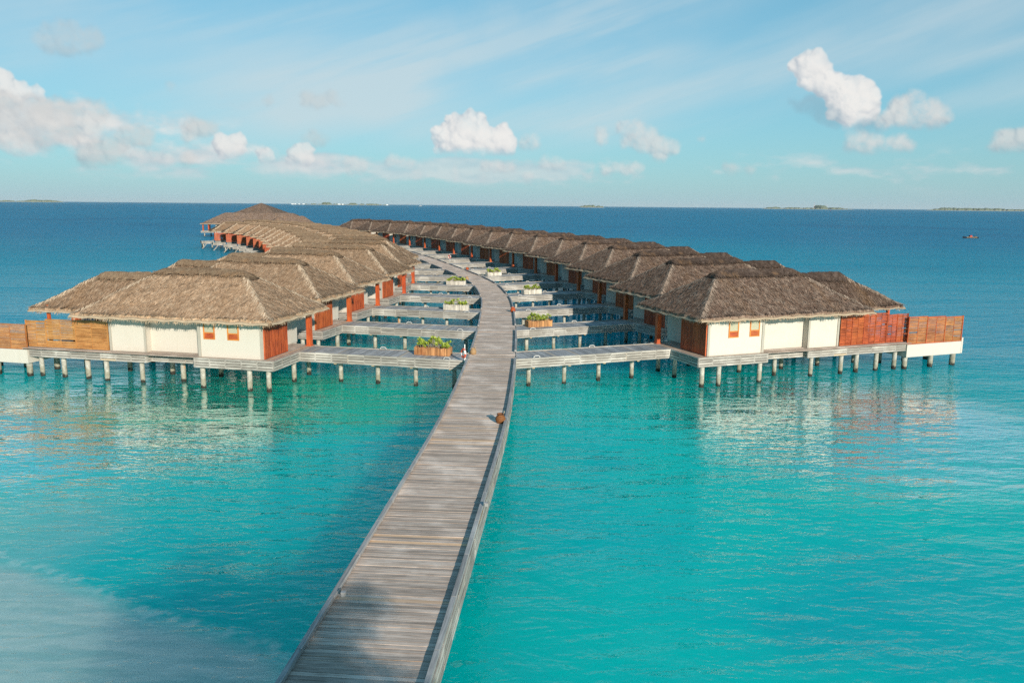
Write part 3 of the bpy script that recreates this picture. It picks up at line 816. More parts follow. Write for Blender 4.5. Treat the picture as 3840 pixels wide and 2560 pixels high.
# ------------------------------------------------------------------ jars, life rings, small lamps
JP = [(0, .02), (.15, .0), (.19, .06), (.222, .15), (.22, .22), (.19, .30), (.145, .355), (.135, .385), (.17, .405), (.165, .425), (.135, .42), (.12, .36), (.0, .34)]
def make_jar(x, y, mat, label, sc=1.0, handle=True):
    root = empty('jar', (x, y, DECK+.008)); m = MB(); m.lathe((0, 0, -.02), [(r*sc, z*sc) for r, z in JP], 20); m.build('jar_body', mat, root, True)
    if handle:
        m = MB(); pts = [(.13, .40), (.17, .47), (.15, .53)]
        for p, q in zip(pts, pts[1:]): m.tube((p[0]*sc, 0, p[1]*sc), (q[0]*sc, 0, q[1]*sc), .014, .012, 6)
        m.build('handle', M['tan'], root)
    return tag(root, label, 'jar', 'jars standing along the boardwalk')
make_jar(-.50, 35.2, M['pot_brown'], 'woven brown jar standing alone on the near boardwalk by the right kerb', 1.06)
make_jar(-2.60, 52.05, M['pot_tan'], 'pale tan jar on the left boardwalk edge by the nearest left footbridge')
make_jar(.06, 73.55, M['pot_red'], 'shiny red terracotta jar on the right boardwalk edge at the bend', 1.12, False)
make_jar(-6.1, 105.0, M['pot_tan'], 'pale jar on the left boardwalk edge beyond the bend', 1.15)
make_jar(-7.0, 121.3, M['pot_red'], 'small red jar on the right boardwalk edge far along the bend', 1.1, False)
def make_ring(x, y, rz, label):
    root = empty('life_ring_stand', (x, y, DECK), rz)
    m = MB(); m.tube((0, 0, -.45), (0, 0, 1.12), .035, .03, 8); m.build('post', M['white'], root)
    for k in range(8):
        m = MB(); n = 4; r = .27; a0 = k*math.pi/4
        for q in range(n):
            a, b = a0+q*math.pi/4/n, a0+(q+1)*math.pi/4/n
            m.tube((-.09, r*math.cos(a), .55+r*math.sin(a)), (-.09, r*math.cos(b), .55+r*math.sin(b)), .068, .068, 9, False)
        m.build('ring_section', M['white' if k % 4 == 3 else 'ring'], root, True)
    m = MB(); m.tube((.04, .05, .95), (.09, .12, .45), .012, .012, 5); m.tube((.09, .12, .45), (.05, -.05, .15), .012, .012, 5); m.build('rope', M['white'], root)
    return tag(root, label, 'life ring', 'life ring stands')
make_ring(-3.02, 49.55, R(28), 'salmon red life ring on a white post at the nearest left footbridge')
make_ring(-11.5, 144.2, R(60), 'small red life ring far along the right side of the boardwalk')
for x, y, lab in ((-.80, 24.5, 'small grey box lamp on the right kerb near the camera'), (-4.18, 18.4, 'small grey box lamp on the left kerb near the camera')):
    root = empty('kerb_lamp', (x, y, DECK)); m = MB(); m.abox(-.05, .05, -.05, .05, .19, .29, 2); m.abox(-.06, .06, -.06, .06, .29, .31, 0); m.build('lamp_box', M['curb'], root)
    m = MB(); m.abox(-.055, .055, -.03, .03, .215, .265, 0); m.build('lens', M['skirt'], root); tag(root, lab, 'lamp', 'box lamps on the kerb')
# ------------------------------------------------------------------ end pavilion
def make_pavilion(cx, cy, rz):
    root = empty('pavilion', (cx, cy, 0), rz); rng = random.Random(5)
    low = Hip(-19, 19, -6.5, 6.5, 4.75, .60, 91); top = Hip(-11.2, 5.2, 3, 19.4, 8.3, .475, 92)
    for hp, nt in ((low, 5000), (top, 2500)):
        m = MB(); hp.grid(m, .45); hp.tufts(m, nt, rng); ro = m.build('roof', M['thatch_r'], root)
        m = MB(); hp.fringe(m, rng, 16); m.build('eave_fringe', [M['fringe_l'], M['bundle']], ro)
    m = MB(); m.prism([(-9.5, 4.7), (3.5, 4.7), (3.5, 17.7), (-9.5, 17.7)], 2.1, 8.6); m.build('upper_wall', M['plaster'], root)
    m = MB(); m.prism([(-14, -5.4), (17, -5.4), (17, 5.4), (-14, 5.4)], DECK+.01, 4.9); m.build('wall', M['plaster'], root)
    m = MB()
    for u in (-13.2, -10.4): m.abox(u, u+1.5, -5.43, -5.2, 3.5, 4.6)
    m.build('dark_opening', M['dark'], root)
    m = MB(); m.abox(-19, 19, -6.3, 6.3, DECK-.25, DECK); m.abox(-10.5, 4.5, 6.3, 18.8, DECK-.25, DECK); m.build('deck', M['deck'], root)
    m = MB()
    for a, b in (((-19, -6.3), (19, -6.3)), ((-19, 6.3), (-19, -6.3))): slats(m, a, b, DECK, seg=2.)
    m.build('skirt', [M['skirt'], M['skirt_dark']], root)
    for u, v in ((-18.3, -5.8), (-16.3, -5.8), (-18.3, 5.8), (-18.3, 0)):
        m = MB(); m.abox(u-.18, u+.18, v-.18, v+.18, DECK, 4.9, 2); m.build('post', M['redpost'], root)
    for u in range(-18, 19, 4):
        for v in (-5.6, 0, 5.6): m = MB(); pile_mesh(m, u, v, DECK-.5, .2); m.build('pile', M['pile'], root, True)
    return tag(root, 'two tiered thatched pavilion with a pyramid roof at the far left end of the row', 'pavilion')
make_pavilion(-91.5, 287, R(-2))
# two broader thatched houses between the rows and the pavilion
def end_house(x, y, rz, label):
    root = empty('thatched_villa', (x, y, 0), rz); rng = random.Random(int(x*3)); hp = Hip(-8.5, 8.5, -4.6, 4.6, 4.75, .72, 77)
    m = MB(); hp.grid(m, .35); hp.tufts(m, 3500, rng); ro = m.build('roof', M['thatch_r'], root)
    m = MB(); hp.fringe(m, rng, 18); m.build('eave_fringe', [M['fringe_l'], M['bundle']], ro)
    m = MB(); m.prism([(-7.6, -3.8), (7.6, -3.8), (7.6, 3.8), (-7.6, 3.8)], DECK+.01, 4.9); m.build('wall', M['plaster'], root)
    m = MB(); m.abox(-8, 8, -4.2, 4.2, DECK-.2, DECK); m.build('deck', M['deck'], root)
    for u in (-7, -2.4, 2.4, 7):
        for v in (-3.6, 3.6): m = MB(); pile_mesh(m, u, v, DECK-.2, .18); m.build('pile', M['pile'], root, True)
    return tag(root, label, 'villa')
end_house(-73, 262, R(20), 'broad thatched house with a high ridge just right of the pyramid roofed pavilion')

# ------------------------------------------------------------------ islands and boats
def island(x0, x1, y, hmax, seed, label, dens=1.0, bumps=(), left=0.0):
    """low sand bank with a belt of scrub on it; real width, depth and height, kilometres away"""
    f = vnoise(seed); L = x1-x0; n = 60
    m = MB(); D = min(L*.30, 160)
    ring = []
    for k in range(n):
        a = 2*math.pi*k/n; ring.append(((x0+x1)/2+math.cos(a)*L/2, y+math.sin(a)*D/2))
    inner = [((x0+x1)/2+(px-(x0+x1)/2)*.93, y+(py-y)*.86) for px, py in ring]
    for k in range(n):
        j = (k+1) % n
        m.face([(*ring[k], -.3), (*ring[j], -.3), (*inner[j], 2.2), (*inner[k], 2.2)])
    m.face([(*p, 2.2) for p in inner])
    tag(m.build('island', M['sandfar']), label, 'island', None, 'structure')
    m = MB(); rng = random.Random(seed)
    nb = int(130*dens*L/700)
    for _ in range(nb):
        u = rng.random(); x = x0+L*(.03+.94*u); yy = y+rng.uniform(-.35, .35)*D*math.sin(math.pi*(.05+.9*u))
        if left and u < left and rng.random() < .8: continue
        env = min(1, u/.06, (1-u)/.06)
        h = hmax*(.45+.75*f(u*14, 2))*env*rng.uniform(.75, 1.05)
        for bx, bh in bumps:
            if abs(u-bx) < .03: h = max(h, bh*rng.uniform(.85, 1))
        r = max(5, rng.uniform(.5, 1.)*h)
        k = 8; a0 = rng.random()*6
        base = [(x+math.cos(a0+q*2*math.pi/k)*r*1.1, yy+math.sin(a0+q*2*math.pi/k)*r*.9, 1.8) for q in range(k)]
        midr = [(x+math.cos(a0+q*2*math.pi/k)*r*rng.uniform(.85, 1.1), yy+math.sin(a0+q*2*math.pi/k)*r, 2+h*rng.uniform(.5, .68)) for q in range(k)]
        topr = [(x+math.cos(a0+q*2*math.pi/k)*r*.5*rng.uniform(.6, 1.2), yy+math.sin(a0+q*2*math.pi/k)*r*.5, 2+h*rng.uniform(.86, 1.)) for q in range(k)]
        for q in range(k):
            j = (q+1) % k; m.face([base[q], base[j], midr[j], midr[q]]); m.face([midr[q], midr[j], topr[j], topr[q]])
        m.face(topr)
    tag(m.build('island_scrub', M['forest']), None, None, None, 'stuff')
island(-5900, -5050, 9000, 24, 1, 'low wooded island on the horizon at the left edge')
island(-2258, -1215, 8000, 13, 2, 'flat sandy island with scattered trees on the horizon behind the pavilion', .55, ((.36, 26), (.62, 20)), .22)
island(575, 800, 7000, 19, 3, 'small round dark green islet on the horizon at the centre', 1.6)
island(2480, 3420, 8000, 17, 4, 'wooded island with two radio masts on the horizon at the right', 1.0, ((.65, 40),))
island(4120, 5300, 8000, 26, 5, 'long wooded island on the horizon at the right edge')
for x, h in ((3010, 64), (3140, 52)):
    root = empty('radio_mast', (x, 7990, 2))
    for k in range(7):
        m = MB(); m.tube((0, 0, h*k/7), (0, 0, h*(k+1)/7), 1.5-.12*k, 1.4-.12*k, 6); m.build('mast_section', M['mastred' if k % 2 == 0 else 'white'], root)
    tag(root, f'{"taller left" if h > 60 else "shorter right"} red and white radio mast on the distant right island', 'radio mast', 'radio masts on the island')
for k, (x, w, h) in enumerate(((-2200, 22, 5), (-2170, 16, 5), (-2130, 14, 4), (-2090, 20, 5), (-1740, 26, 7), (-1700, 18, 6), (-1260, 18, 5))):
    m = MB(); m.prism([(x, 7915), (x+w, 7915), (x+w, 7930), (x, 7930)], 2, 2+h); m.face([(x-1, 7914, 2+h), (x+w+1, 7914, 2+h), (x+w+1, 7922, 5+h), (x-1, 7922, 5+h)]); m.face([(x-1, 7922, 5+h), (x+w+1, 7922, 5+h), (x+w+1, 7931, 2+h), (x-1, 7931, 2+h)])
    tag(m.build('beach_house', M['white']), 'tiny white house on the shore of the flat sandy island behind the pavilion', 'house', 'white houses on the far sandy island')
def make_boat(x, y, L, rz, label, hull, dark=True):
    root = empty('boat', (x, y, 0), rz); m = MB(); W = L*.26; n = 10; prof = []
    for k in range(n+1):
        t = k/n; hw = W/2*min(1, (1.02-abs(2*t-1)**3.2)) if t > .5 else W/2*(.82+.36*t)
        prof.append((L*(.5-t), max(hw, .03), .50*L/6.5+(.35*L/6.5*max(0, t-.6)**2*4)))
    for (a, wa, ha), (b, wb, hb) in zip(prof, prof[1:]):
        for s_ in (1, -1):
            q = [(a, s_*wa*.7, -.2), (b, s_*wb*.7, -.2), (b, s_*wb, hb), (a, s_*wa, ha)]; m.face(q if s_ < 0 else q[::-1])
        m.face([(a, -wa*.9, ha*.72), (b, -wb*.9, hb*.72), (b, wb*.9, hb*.72), (a, wa*.9, ha*.72)])
    a, wa, ha = prof[0]; m.face([(a, -wa*.7, -.2), (a, wa*.7, -.2), (a, wa, ha), (a, -wa, ha)])
    m.build('hull', hull, root)
    s_ = L/6.5
    m = MB()
    for (a, wa, ha), (b, wb, hb) in zip(prof[1:8], prof[2:9]): m.rod((a, -wa-.02, ha*.72), (b, -wb-.02, hb*.72), .05*s_, .14*s_)
    m.build('rubbing_strake', M['tan'], root)
    m = MB(); m.abox(-.35*s_, .55*s_, -.5*s_, .5*s_, .3*s_, 1.15*s_); m.build('canopy' if dark else 'cabin', M['cabin' if dark else 'white'], root)
    m = MB(); m.tube((2.5*s_, 0, .3*s_), (2.5*s_, 0, 2.0*s_), .05*s_, .04*s_, 6); m.abox(1.9*s_, 2.6*s_, -.35*s_, .35*s_, .3*s_, .8*s_); m.build('engine_post', M['hull'], root)
    return tag(root, label, 'boat', 'boats out on the open sea')
make_boat(194.5, 337.6, 6.6, R(3), 'small black hulled boat with red canopy on the open sea at the right', M['hull'])
make_boat(1190, 2990, 12, R(70), 'tiny dark boat just below the horizon in front of the masted island', M['hull'])
make_boat(-650, 5600, 20, R(10), 'tiny white boat on the horizon behind the right villa row', M['white'], False)

# ------------------------------------------------------------------ beach and palms behind the camera (their shade falls on the boardwalk)
m = MB(); n = 40; rows = []
f = vnoise(8)
for j in range(9):
    t = j/8
    rows.append([((-70+140*i/n), -3.2-t*70+3.5*(f(i*.4, 1)-.5)-.006*(-70+140*i/n)**2*(1 if t < .5 else 0), -.35+1.9*min(1, t*2.2)+.25*f(i*.5, j)) for i in range(n+1)])
for j in range(8):
    for i in range(n): m.face([rows[j][i], rows[j+1][i], rows[j+1][i+1], rows[j][i+1]][::-1])
tag(m.build('beach', M['sand'], None, True), 'sandy beach where the boardwalk starts', 'beach', None, 'structure')
def make_palm(x, y, h, lean, seed, label):
    rng = random.Random(seed); root = empty('palm_tree', (x, y, .9)); m = MB(); prev = None
    for k in range(9):
        t = k/8; p = Vector((lean[0]*t*t, lean[1]*t*t, h*t)); r = .17-.07*t
        if prev is not None: m.tube(prev[0], p, prev[1], r, 9)
        prev = (p, r)
    m.build('trunk', M['bark'], root, True); top = prev[0]; m = MB()
    for k in range(36):
        az = k*2.4+rng.uniform(-.2, .2); el = rng.uniform(-.35, 1.1); L = rng.uniform(2.4, 3.3); pts = []
        for q in range(9):
            t = q/8; e = el-1.5*t*t*.9; pts.append(None)
        p = top.copy(); pts = [p.copy()]
        for q in range(8):
            e = el-1.35*((q+1)/8)**1.4; p = p+Vector((math.cos(az)*math.cos(e), math.sin(az)*math.cos(e), math.sin(e)))*L/8; pts.append(p.copy())
        sd = Vector((-math.sin(az), math.cos(az), 0))
        for q in range(8):
            m.rod(pts[q], pts[q+1], .04, .03)
            for w in range(3):
                c = pts[q].lerp(pts[q+1], w/3); d = (pts[q+1]-pts[q]).normalized(); ll = .75*math.sin(math.pi*(.12+.85*(q+w/3)/8))
                for s_ in (1, -1):
                    e = c+(sd*s_*.9+d*.45+Vector((0, 0, -.35)))*ll; m.face([c-d*.045, c+d*.045, e+d*.02, e-d*.02])
    m.build('crown', M['palmleaf'], root); return tag(root, label, 'palm tree', 'palms on the beach')
for x, y, h, ln, sd, lab in ((7.4, -9.6, 9.9, (-1.0, .6), 3, 'leaning palm on the beach nearest the boardwalk'), (4.0, -10.4, 10.6, (.3, 1.0), 9, 'tall palm on the beach beside the boardwalk'), (5.4, -13.4, 11.0, (-.4, .4), 14, 'tallest palm set back on the beach')):
    make_palm(x, y, h, ln, sd, lab)

# ------------------------------------------------------------------ sea
def m_water():
    t = NT('lagoon water')
    g = bpy.data.node_groups.new('wave height', 'ShaderNodeTree')
    g.interface.new_socket('P', in_out='INPUT', socket_type='NodeSocketVector'); g.interface.new_socket('H', in_out='OUTPUT', socket_type='NodeSocketFloat')
    gi, go = g.nodes.new('NodeGroupInput'), g.nodes.new('NodeGroupOutput')
    def nz(sc, loc, scale, detail, rough, dist=0.):
        mp = g.nodes.new('ShaderNodeMapping'); mp.inputs['Rotation'].default_value = (0, 0, loc); mp.inputs['Scale'].default_value = sc
        g.links.new(gi.outputs[0], mp.inputs[0]); n = g.nodes.new('ShaderNodeTexNoise'); g.links.new(mp.outputs[0], n.inputs['Vector'])
        n.inputs['Scale'].default_value = scale; n.inputs['Detail'].default_value = detail; n.inputs['Roughness'].default_value = rough; n.inputs['Distortion'].default_value = dist
        return n.outputs[0]
    def mth(op, a, b):
        n = g.nodes.new('ShaderNodeMath'); n.operation = op
        for i, v in enumerate((a, b)):
            if isinstance(v, (int, float)): n.inputs[i].default_value = v
            else: g.links.new(v, n.inputs[i])
        return n.outputs[0]
    a = nz((.42, 1, 1), -.45, .80, 3., .55, .3)
    b = nz((.5, 1, 1), -.15, 2.6, 3., .6, .4)
    c = nz((.32, 1, 1), -.2, .055, 5., .5, .3)
    h = mth('ADD', mth('MULTIPLY', a, WAVE_A), mth('MULTIPLY', b, WAVE_B)); h = mth('ADD', h, mth('MULTIPLY', c, 2.0))
    g.links.new(h, go.inputs[0])
    P = t.pos(); E = .05
    def H(off):
        v = t.n('ShaderNodeVectorMath', operation='ADD'); t.set(v.inputs[0], P); v.inputs[1].default_value = off
        q = t.n('ShaderNodeGroup', node_tree=g); t.t.links.new(v.outputs[0], q.inputs[0]); return q.outputs[0]
    h0 = H((0, 0, 0)); sx = t.math('DIVIDE', t.math('SUBTRACT', h0, H((E, 0, 0))), E); sy = t.math('DIVIDE', t.math('SUBTRACT', h0, H((0, E, 0))), E)
    sep = t.n('ShaderNodeSeparateXYZ'); t.set(sep.inputs[0], P); X, Y = sep.outputs[0], sep.outputs[1]
    def rad(cx, cy, rx, ry):
        a = t.math('POWER', t.math('DIVIDE', t.math('SUBTRACT', X, cx), rx), 2.); b = t.math('POWER', t.math('DIVIDE', t.math('SUBTRACT', Y, cy), ry), 2.)
        return t.math('SQRT', t.math('ADD', a, b))
    # smoother water before the villas, reflection raised there to strengthen the wall images
    calm_refl = t.math('MAXIMUM', t.ramp(rad(-22, 42, 12, 13), .55, 1.15, 1., 0.), t.ramp(rad(19.5, 43, 11.5, 13), .55, 1.15, 1., 0.))
    amp = t.math('SUBTRACT', 1., t.math('MULTIPLY', calm_refl, CALM))
    cmb = t.n('ShaderNodeCombineXYZ'); t.set(cmb.inputs[0], t.math('MULTIPLY', t.math('MULTIPLY', sx, amp), .55)); t.set(cmb.inputs[1], t.math('MULTIPLY', sy, amp)); cmb.inputs[2].default_value = 1
    nv = t.n('ShaderNodeVectorMath', operation='NORMALIZE'); t.t.links.new(cmb.outputs[0], nv.inputs[0])
    N = nv.outputs[0]
    # what lies under the surface: pale sand flat near the beach, turquoise lagoon, blue beyond the reef edge; green villa shade painted in
    flat = t.n('ShaderNodeCombineXYZ'); t.set(flat.inputs[0], X); t.set(flat.inputs[1], Y)
    n1 = t.noise(flat.outputs[0], .045, 4, .55, .3); n2 = t.noise(flat.outputs[0], .012, 3, .55); n3 = t.noise(flat.outputs[0], .16, 4, .6, .5)
    col = t.mix(t.ramp(n1, .36, .66), C_TEAL, C_TEAL2)
    col = t.mix(t.math('MULTIPLY', t.ramp(n3, .52, .70), .35), col, (.0, .30, .36))
    col = t.mix(t.math('MULTIPLY', t.ramp(n3, .46, .32), .30), col, (.02, .52, .46))
    blu = t.math('ADD', t.math('MULTIPLY', n3, .5), rad(-9, 27, 11, 13))
    col = t.mix(t.ramp(blu, .75, 1.45, .22, 0.), col, C_MIDBLUE)
    blu2 = t.math('ADD', t.math('MULTIPLY', n3, .5), rad(15, 22, 8, 6))
    col = t.mix(t.ramp(blu2, .7, 1.5, .35, 0.), col, C_MIDBLUE)
    for cx, cy, rx, ry, k in ((-16, 47, 13, 9, .8), (19, 51, 15, 8, .45)):  # green bottom at the villas mixed with their painted-in shade and reflection
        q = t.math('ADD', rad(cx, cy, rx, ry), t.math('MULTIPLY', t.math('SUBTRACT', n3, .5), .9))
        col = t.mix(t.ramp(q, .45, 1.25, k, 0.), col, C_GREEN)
    far = t.math('ADD', Y, t.math('MULTIPLY', t.math('SUBTRACT', n2, .5), 90.)); far = t.math('ADD', far, t.math('MULTIPLY', t.math('ABSOLUTE', t.math('ADD', X, 6.)), .55))
    col = t.mix(t.ramp(far, 42., 105.), col, C_BLUE)
    col = t.mix(t.ramp(far, 120., 420.), col, C_DEEP)
    patch = t.noise(flat.outputs[0], .006, 5, .62, .4)
    col = t.mix(t.math('MULTIPLY', t.ramp(patch, .5, .66), t.ramp(Y, 90., 200., 0., .55)), col, C_DEEP2)
    # sand flat with a washed edge
    q = t.math('ADD', t.math('ADD', Y, t.math('MULTIPLY', X, .50)), t.math('MULTIPLY', t.math('SUBTRACT', n3, .5), 2.2))
    shal = t.math('MULTIPLY', t.ramp(q, 15.5, 16.9, 1., 0.), t.ramp(X, -4.8, -6.6, 0., 1.))
    q2 = t.math('ADD', rad(-19.5, 26.5, 6.0, 6.5), t.math('MULTIPLY', t.math('SUBTRACT', n3, .5), .5))
    shal = t.math('MAXIMUM', t.math('MULTIPLY', shal, .80), t.ramp(q2, .45, 1.1, .28, 0.))
    mp = t.n('ShaderNodeMapping'); t.set(mp.inputs[0], flat.outputs[0]); mp.inputs['Rotation'].default_value = (0, 0, -.25); mp.inputs['Scale'].default_value = (.35, 1.6, 1)
    rip = t.noise(mp.outputs[0], 1.3, 5, .62, .5)
    sandc = t.mix(t.ramp(rip, .36, .68), (.34, .44, .435), (.47, .545, .52))
    col = t.mix(t.math('MULTIPLY', shal, t.math('ADD', .72, t.math('MULTIPLY', rip, .40))), col, sandc)
    # washed edge of the sand flat
    fo = t.math('MULTIPLY', t.math('MULTIPLY', t.ramp(q, 16.0, 16.6), t.ramp(q, 16.6, 17.1, 1., 0.)), t.ramp(X, -5.2, -6.6))
    fo = t.math('MULTIPLY', fo, t.ramp(t.noise(flat.outputs[0], 1.6, 4, .65), .42, .62))
    col = t.mix(t.math('MULTIPLY', fo, .42), col, (.50, .62, .60))
    # light spreads sideways inside the water body before it comes back up
    s1 = t.n('ShaderNodeSubsurfaceScattering', falloff='BURLEY'); t.set(s1.inputs['Color'], col); s1.inputs['Scale'].default_value = 15.; s1.inputs['Radius'].default_value = (1., 1., 1.)
    d1 = t.n('ShaderNodeBsdfDiffuse'); t.set(d1.inputs['Color'], col); t.set(d1.inputs['Normal'], N)
    body = t.n('ShaderNodeMixShader'); body.inputs[0].default_value = .06; t.t.links.new(s1.outputs[0], body.inputs[1]); t.t.links.new(d1.outputs[0], body.inputs[2])
    gl = t.n('ShaderNodeBsdfGlossy'); t.set(gl.inputs['Normal'], N); t.set(gl.inputs['Roughness'], t.ramp(Y, 60., 400., .04, .25)); gl.inputs['Color'].default_value = (1, 1, 1, 1)
    fr = t.n('ShaderNodeFresnel'); fr.inputs['IOR'].default_value = 1.45; t.set(fr.inputs['Normal'], N)
    k = t.math('MULTIPLY', fr.outputs[0], t.ramp(far, 45., 220., FR_NEAR, FR_FAR)); k = t.math('MULTIPLY', k, t.math('ADD', 1., t.math('MULTIPLY', calm_refl, 3.0))); k = t.math('MINIMUM', k, .80)  # mirror share multiplied inside the patches before the villas, for brighter wall reflections
    ms = t.n('ShaderNodeMixShader'); t.set(ms.inputs[0], k); t.t.links.new(body.outputs[0], ms.inputs[1]); t.t.links.new(gl.outputs[0], ms.inputs[2])
    t.t.links.new(ms.outputs[0], t.out.inputs[0]); return t.m
FR_NEAR, FR_FAR, CALM = .58, .22, .5
WAVE_A, WAVE_B = .27, .09
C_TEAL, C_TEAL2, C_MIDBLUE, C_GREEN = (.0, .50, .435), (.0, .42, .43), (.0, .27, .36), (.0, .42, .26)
C_BLUE, C_DEEP, C_DEEP2, C_SAND = (.0, .26, .365), (.0, .165, .29), (.0, .105, .215), (.36, .455, .445)
m = MB(); W = 22000.
for x0, x1, y0, y1 in ((-W, W, -400., W),): m.face([(x0, y0, 0), (x1, y0, 0), (x1, y1, 0), (x0, y1, 0)])
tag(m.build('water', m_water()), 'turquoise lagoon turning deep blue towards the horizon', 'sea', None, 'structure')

# ------------------------------------------------------------------ sky: Nishita air, with a procedurally grown cloud field laid over it by direction
CLOUDS=[(1.0,1.0,[(19.99,9.56,0.51),(19.94,9.0,0.92),(20.49,9.06,0.51),(19.44,8.68,0.46),(20.26,8.21,0.82),(20.98,7.75,0.87),(21.38,8.03,0.43),(21.86,7.28,0.97),(22.61,7.33,0.82),(23.08,6.71,0.97),(22.43,6.47,1.08),(21.93,6.32,0.77),(22.81,5.85,0.87),(22.43,5.34,0.51),(23.37,6.18,0.67),(19.32,7.99,0.31)]),
 (0.86,0.92,[(26.0,6.75,0.67),(25.39,6.44,0.67),(26.38,6.06,0.97),(27.04,5.69,0.87),(25.61,5.67,0.97),(24.83,5.44,0.77),(24.26,5.37,0.56),(26.6,5.29,0.72),(27.38,5.34,0.56)]),
 (0.86,0.85,[(22.86,4.09,0.67),(23.71,4.03,0.67),(24.54,3.92,0.61),(25.36,3.9,0.56),(26.01,3.84,0.46),(22.54,4.45,0.46)]),
 (0.82,0.8,[(30.97,3.96,0.59),(31.58,3.74,0.51),(32.11,4.09,0.61),(32.57,3.75,0.61)]),
 (0.8,0.5,[(12.98,4.46,0.33),(16.44,2.42,0.41),(15.15,2.43,0.46)]),
 (0.45,0.5,[(20.28,6.64,0.72),(20.92,6.09,0.77),(21.47,5.63,0.56),(19.33,6.58,0.41),(18.69,6.91,0.23),(23.21,5.05,0.61),(23.96,5.03,0.56)]),
 (1.0,1.0,[(-4.15,5.68,0.6),(-2.89,5.64,0.82),(-3.41,5.03,1.14),(-2.46,4.74,1.04),(-4.78,4.81,0.82),(-5.26,4.49,0.49),(-3.94,4.21,1.2),(-2.67,4.02,0.93),(-1.19,4.55,0.82),(-0.77,5.11,0.44),(-1.61,4.03,0.82),(-0.55,4.04,0.71),(-5.0,3.83,0.6)]),
 (0.88,0.8,[(1.14,4.67,0.49),(1.35,4.31,0.57),(0.72,4.1,0.41)]),
 (0.86,0.8,[(6.07,5.19,0.46),(6.09,4.64,0.49),(7.73,5.39,0.49),(7.85,5.09,0.65),(8.48,4.89,0.82),(9.31,4.78,0.71),(8.91,4.38,0.76),(9.94,4.27,0.71),(10.67,4.12,0.6),(11.29,3.91,0.41),(7.87,4.38,0.54),(10.08,3.36,0.49)]),
 (0.88,0.7,[(-8.46,3.21,0.46),(-8.68,2.8,0.49),(-7.74,2.81,0.49),(-7.22,2.82,0.41)]),
 (0.88,0.75,[(2.43,3.24,0.46),(2.96,2.93,0.52),(2.33,2.82,0.41),(-1.61,2.58,0.65),(-0.33,2.59,0.54)]),
 (0.88,0.75,[(8.35,2.64,0.46),(8.87,2.44,0.41),(7.2,2.54,0.41),(6.36,2.43,0.41),(7.94,2.33,0.41),(5.21,2.01,0.38)]),
 (0.86,0.55,[(-11.26,2.75,0.6),(-10.75,2.51,0.44),(-11.47,2.44,0.49),(-6.91,2.0,0.49),(-4.27,2.24,0.49),(-4.06,1.78,0.44),(-2.14,1.64,0.44),(1.07,1.77,0.49)]),
 (0.97,0.9,[(-32.11,6.91,0.58),(-32.03,6.59,0.63),(-31.69,6.29,0.74),(-31.16,6.41,0.55),(-30.27,6.31,0.42),(-32.21,6.08,0.74),(-30.14,6.07,0.32)]),
 (0.78,0.8,[(-31.92,5.28,1.16),(-31.2,4.99,1.27),(-30.3,5.05,1.27),(-29.31,4.94,1.16),(-32.15,4.26,1.27),(-31.23,3.81,1.16),(-30.16,3.86,1.27),(-29.15,3.91,1.16),(-28.07,5.7,0.53),(-27.29,5.49,0.74),(-28.24,4.56,0.95)]),
 (0.9,0.7,[(-27.73,4.94,0.58),(-27.39,4.17,0.69),(-27.89,3.88,0.63),(-26.53,4.74,0.58),(-26.19,5.02,0.42),(-29.73,4.48,0.48),(-31.8,3.19,0.58),(-31.13,3.13,0.53),(-32.22,3.42,0.53),(-30.46,4.87,0.48),(-24.93,2.65,0.58),(-24.15,2.81,0.48),(-23.29,2.7,0.44),(-25.59,2.81,0.4),(-25.71,3.44,0.42)]),
 (0.76,0.7,[(-25.76,3.98,0.63),(-25.17,4.09,0.74),(-24.5,3.94,0.63),(-20.97,4.77,0.58),(-20.34,4.84,0.53),(-21.68,4.69,0.48),(-21.9,4.04,0.42),(-27.49,2.75,0.85),(-26.66,2.96,0.85),(-21.97,2.74,0.63)]),
 (0.97,0.9,[(-19.58,3.66,0.66),(-19.11,3.95,0.58),(-19.42,3.29,0.69),(-19.94,3.79,0.38),(-18.86,3.4,0.42)]),
 (0.95,0.85,[(-17.19,3.25,0.48),(-17.11,2.87,0.51),(-16.74,2.78,0.32),(-15.0,3.45,0.55),(-14.61,3.61,0.53),(-14.92,3.07,0.63),(-15.5,2.81,0.4),(-14.43,3.08,0.48)]),
 (0.7,0.45,[(-14.3,6.95,0.48),(-13.44,6.7,0.53),(-12.66,7.01,0.53),(-12.18,6.84,0.42),(-16.76,6.76,0.4),(-13.52,4.22,0.58),(-14.3,4.2,0.53),(-29.33,9.45,0.79),(-28.7,9.68,0.95),(-28.01,9.66,0.95),(-27.22,9.74,0.74),(-19.95,7.06,0.3),(-22.92,7.33,0.37)])]
AZ0, AZ1, EL0, EL1 = -37., 37., -.6, 18.4
PPD = 28.
def smoothnoise(h, w, cell, seed, ax=1., ay=1.):
    rng = np.random.RandomState(seed); gh, gw = int(h/(cell*ay))+3, int(w/(cell*ax))+3
    g = rng.rand(gh, gw).astype(np.float32)
    y = np.arange(h)/(cell*ay); x = np.arange(w)/(cell*ax)
    yi, xi = y.astype(int), x.astype(int); fy, fx = y-yi, x-xi; fy = (fy*fy*(3-2*fy))[:, None]; fx = (fx*fx*(3-2*fx))[None]
    A = g[yi][:, xi]; B = g[yi][:, xi+1]; C = g[yi+1][:, xi]; D = g[yi+1][:, xi+1]
    return (A*(1-fx)+B*fx)*(1-fy)+(C*(1-fx)+D*fx)*fy
def fbm(h, w, cell, seed, octv=5, rough=.55, ax=1., ay=1.):
    o = np.zeros((h, w), np.float32); a = 1.; t = 0.
    for k in range(octv):
        o += a*smoothnoise(h, w, max(cell/2**k, 1.2), seed+k, ax, ay); t += a; a *= rough
    return o/t
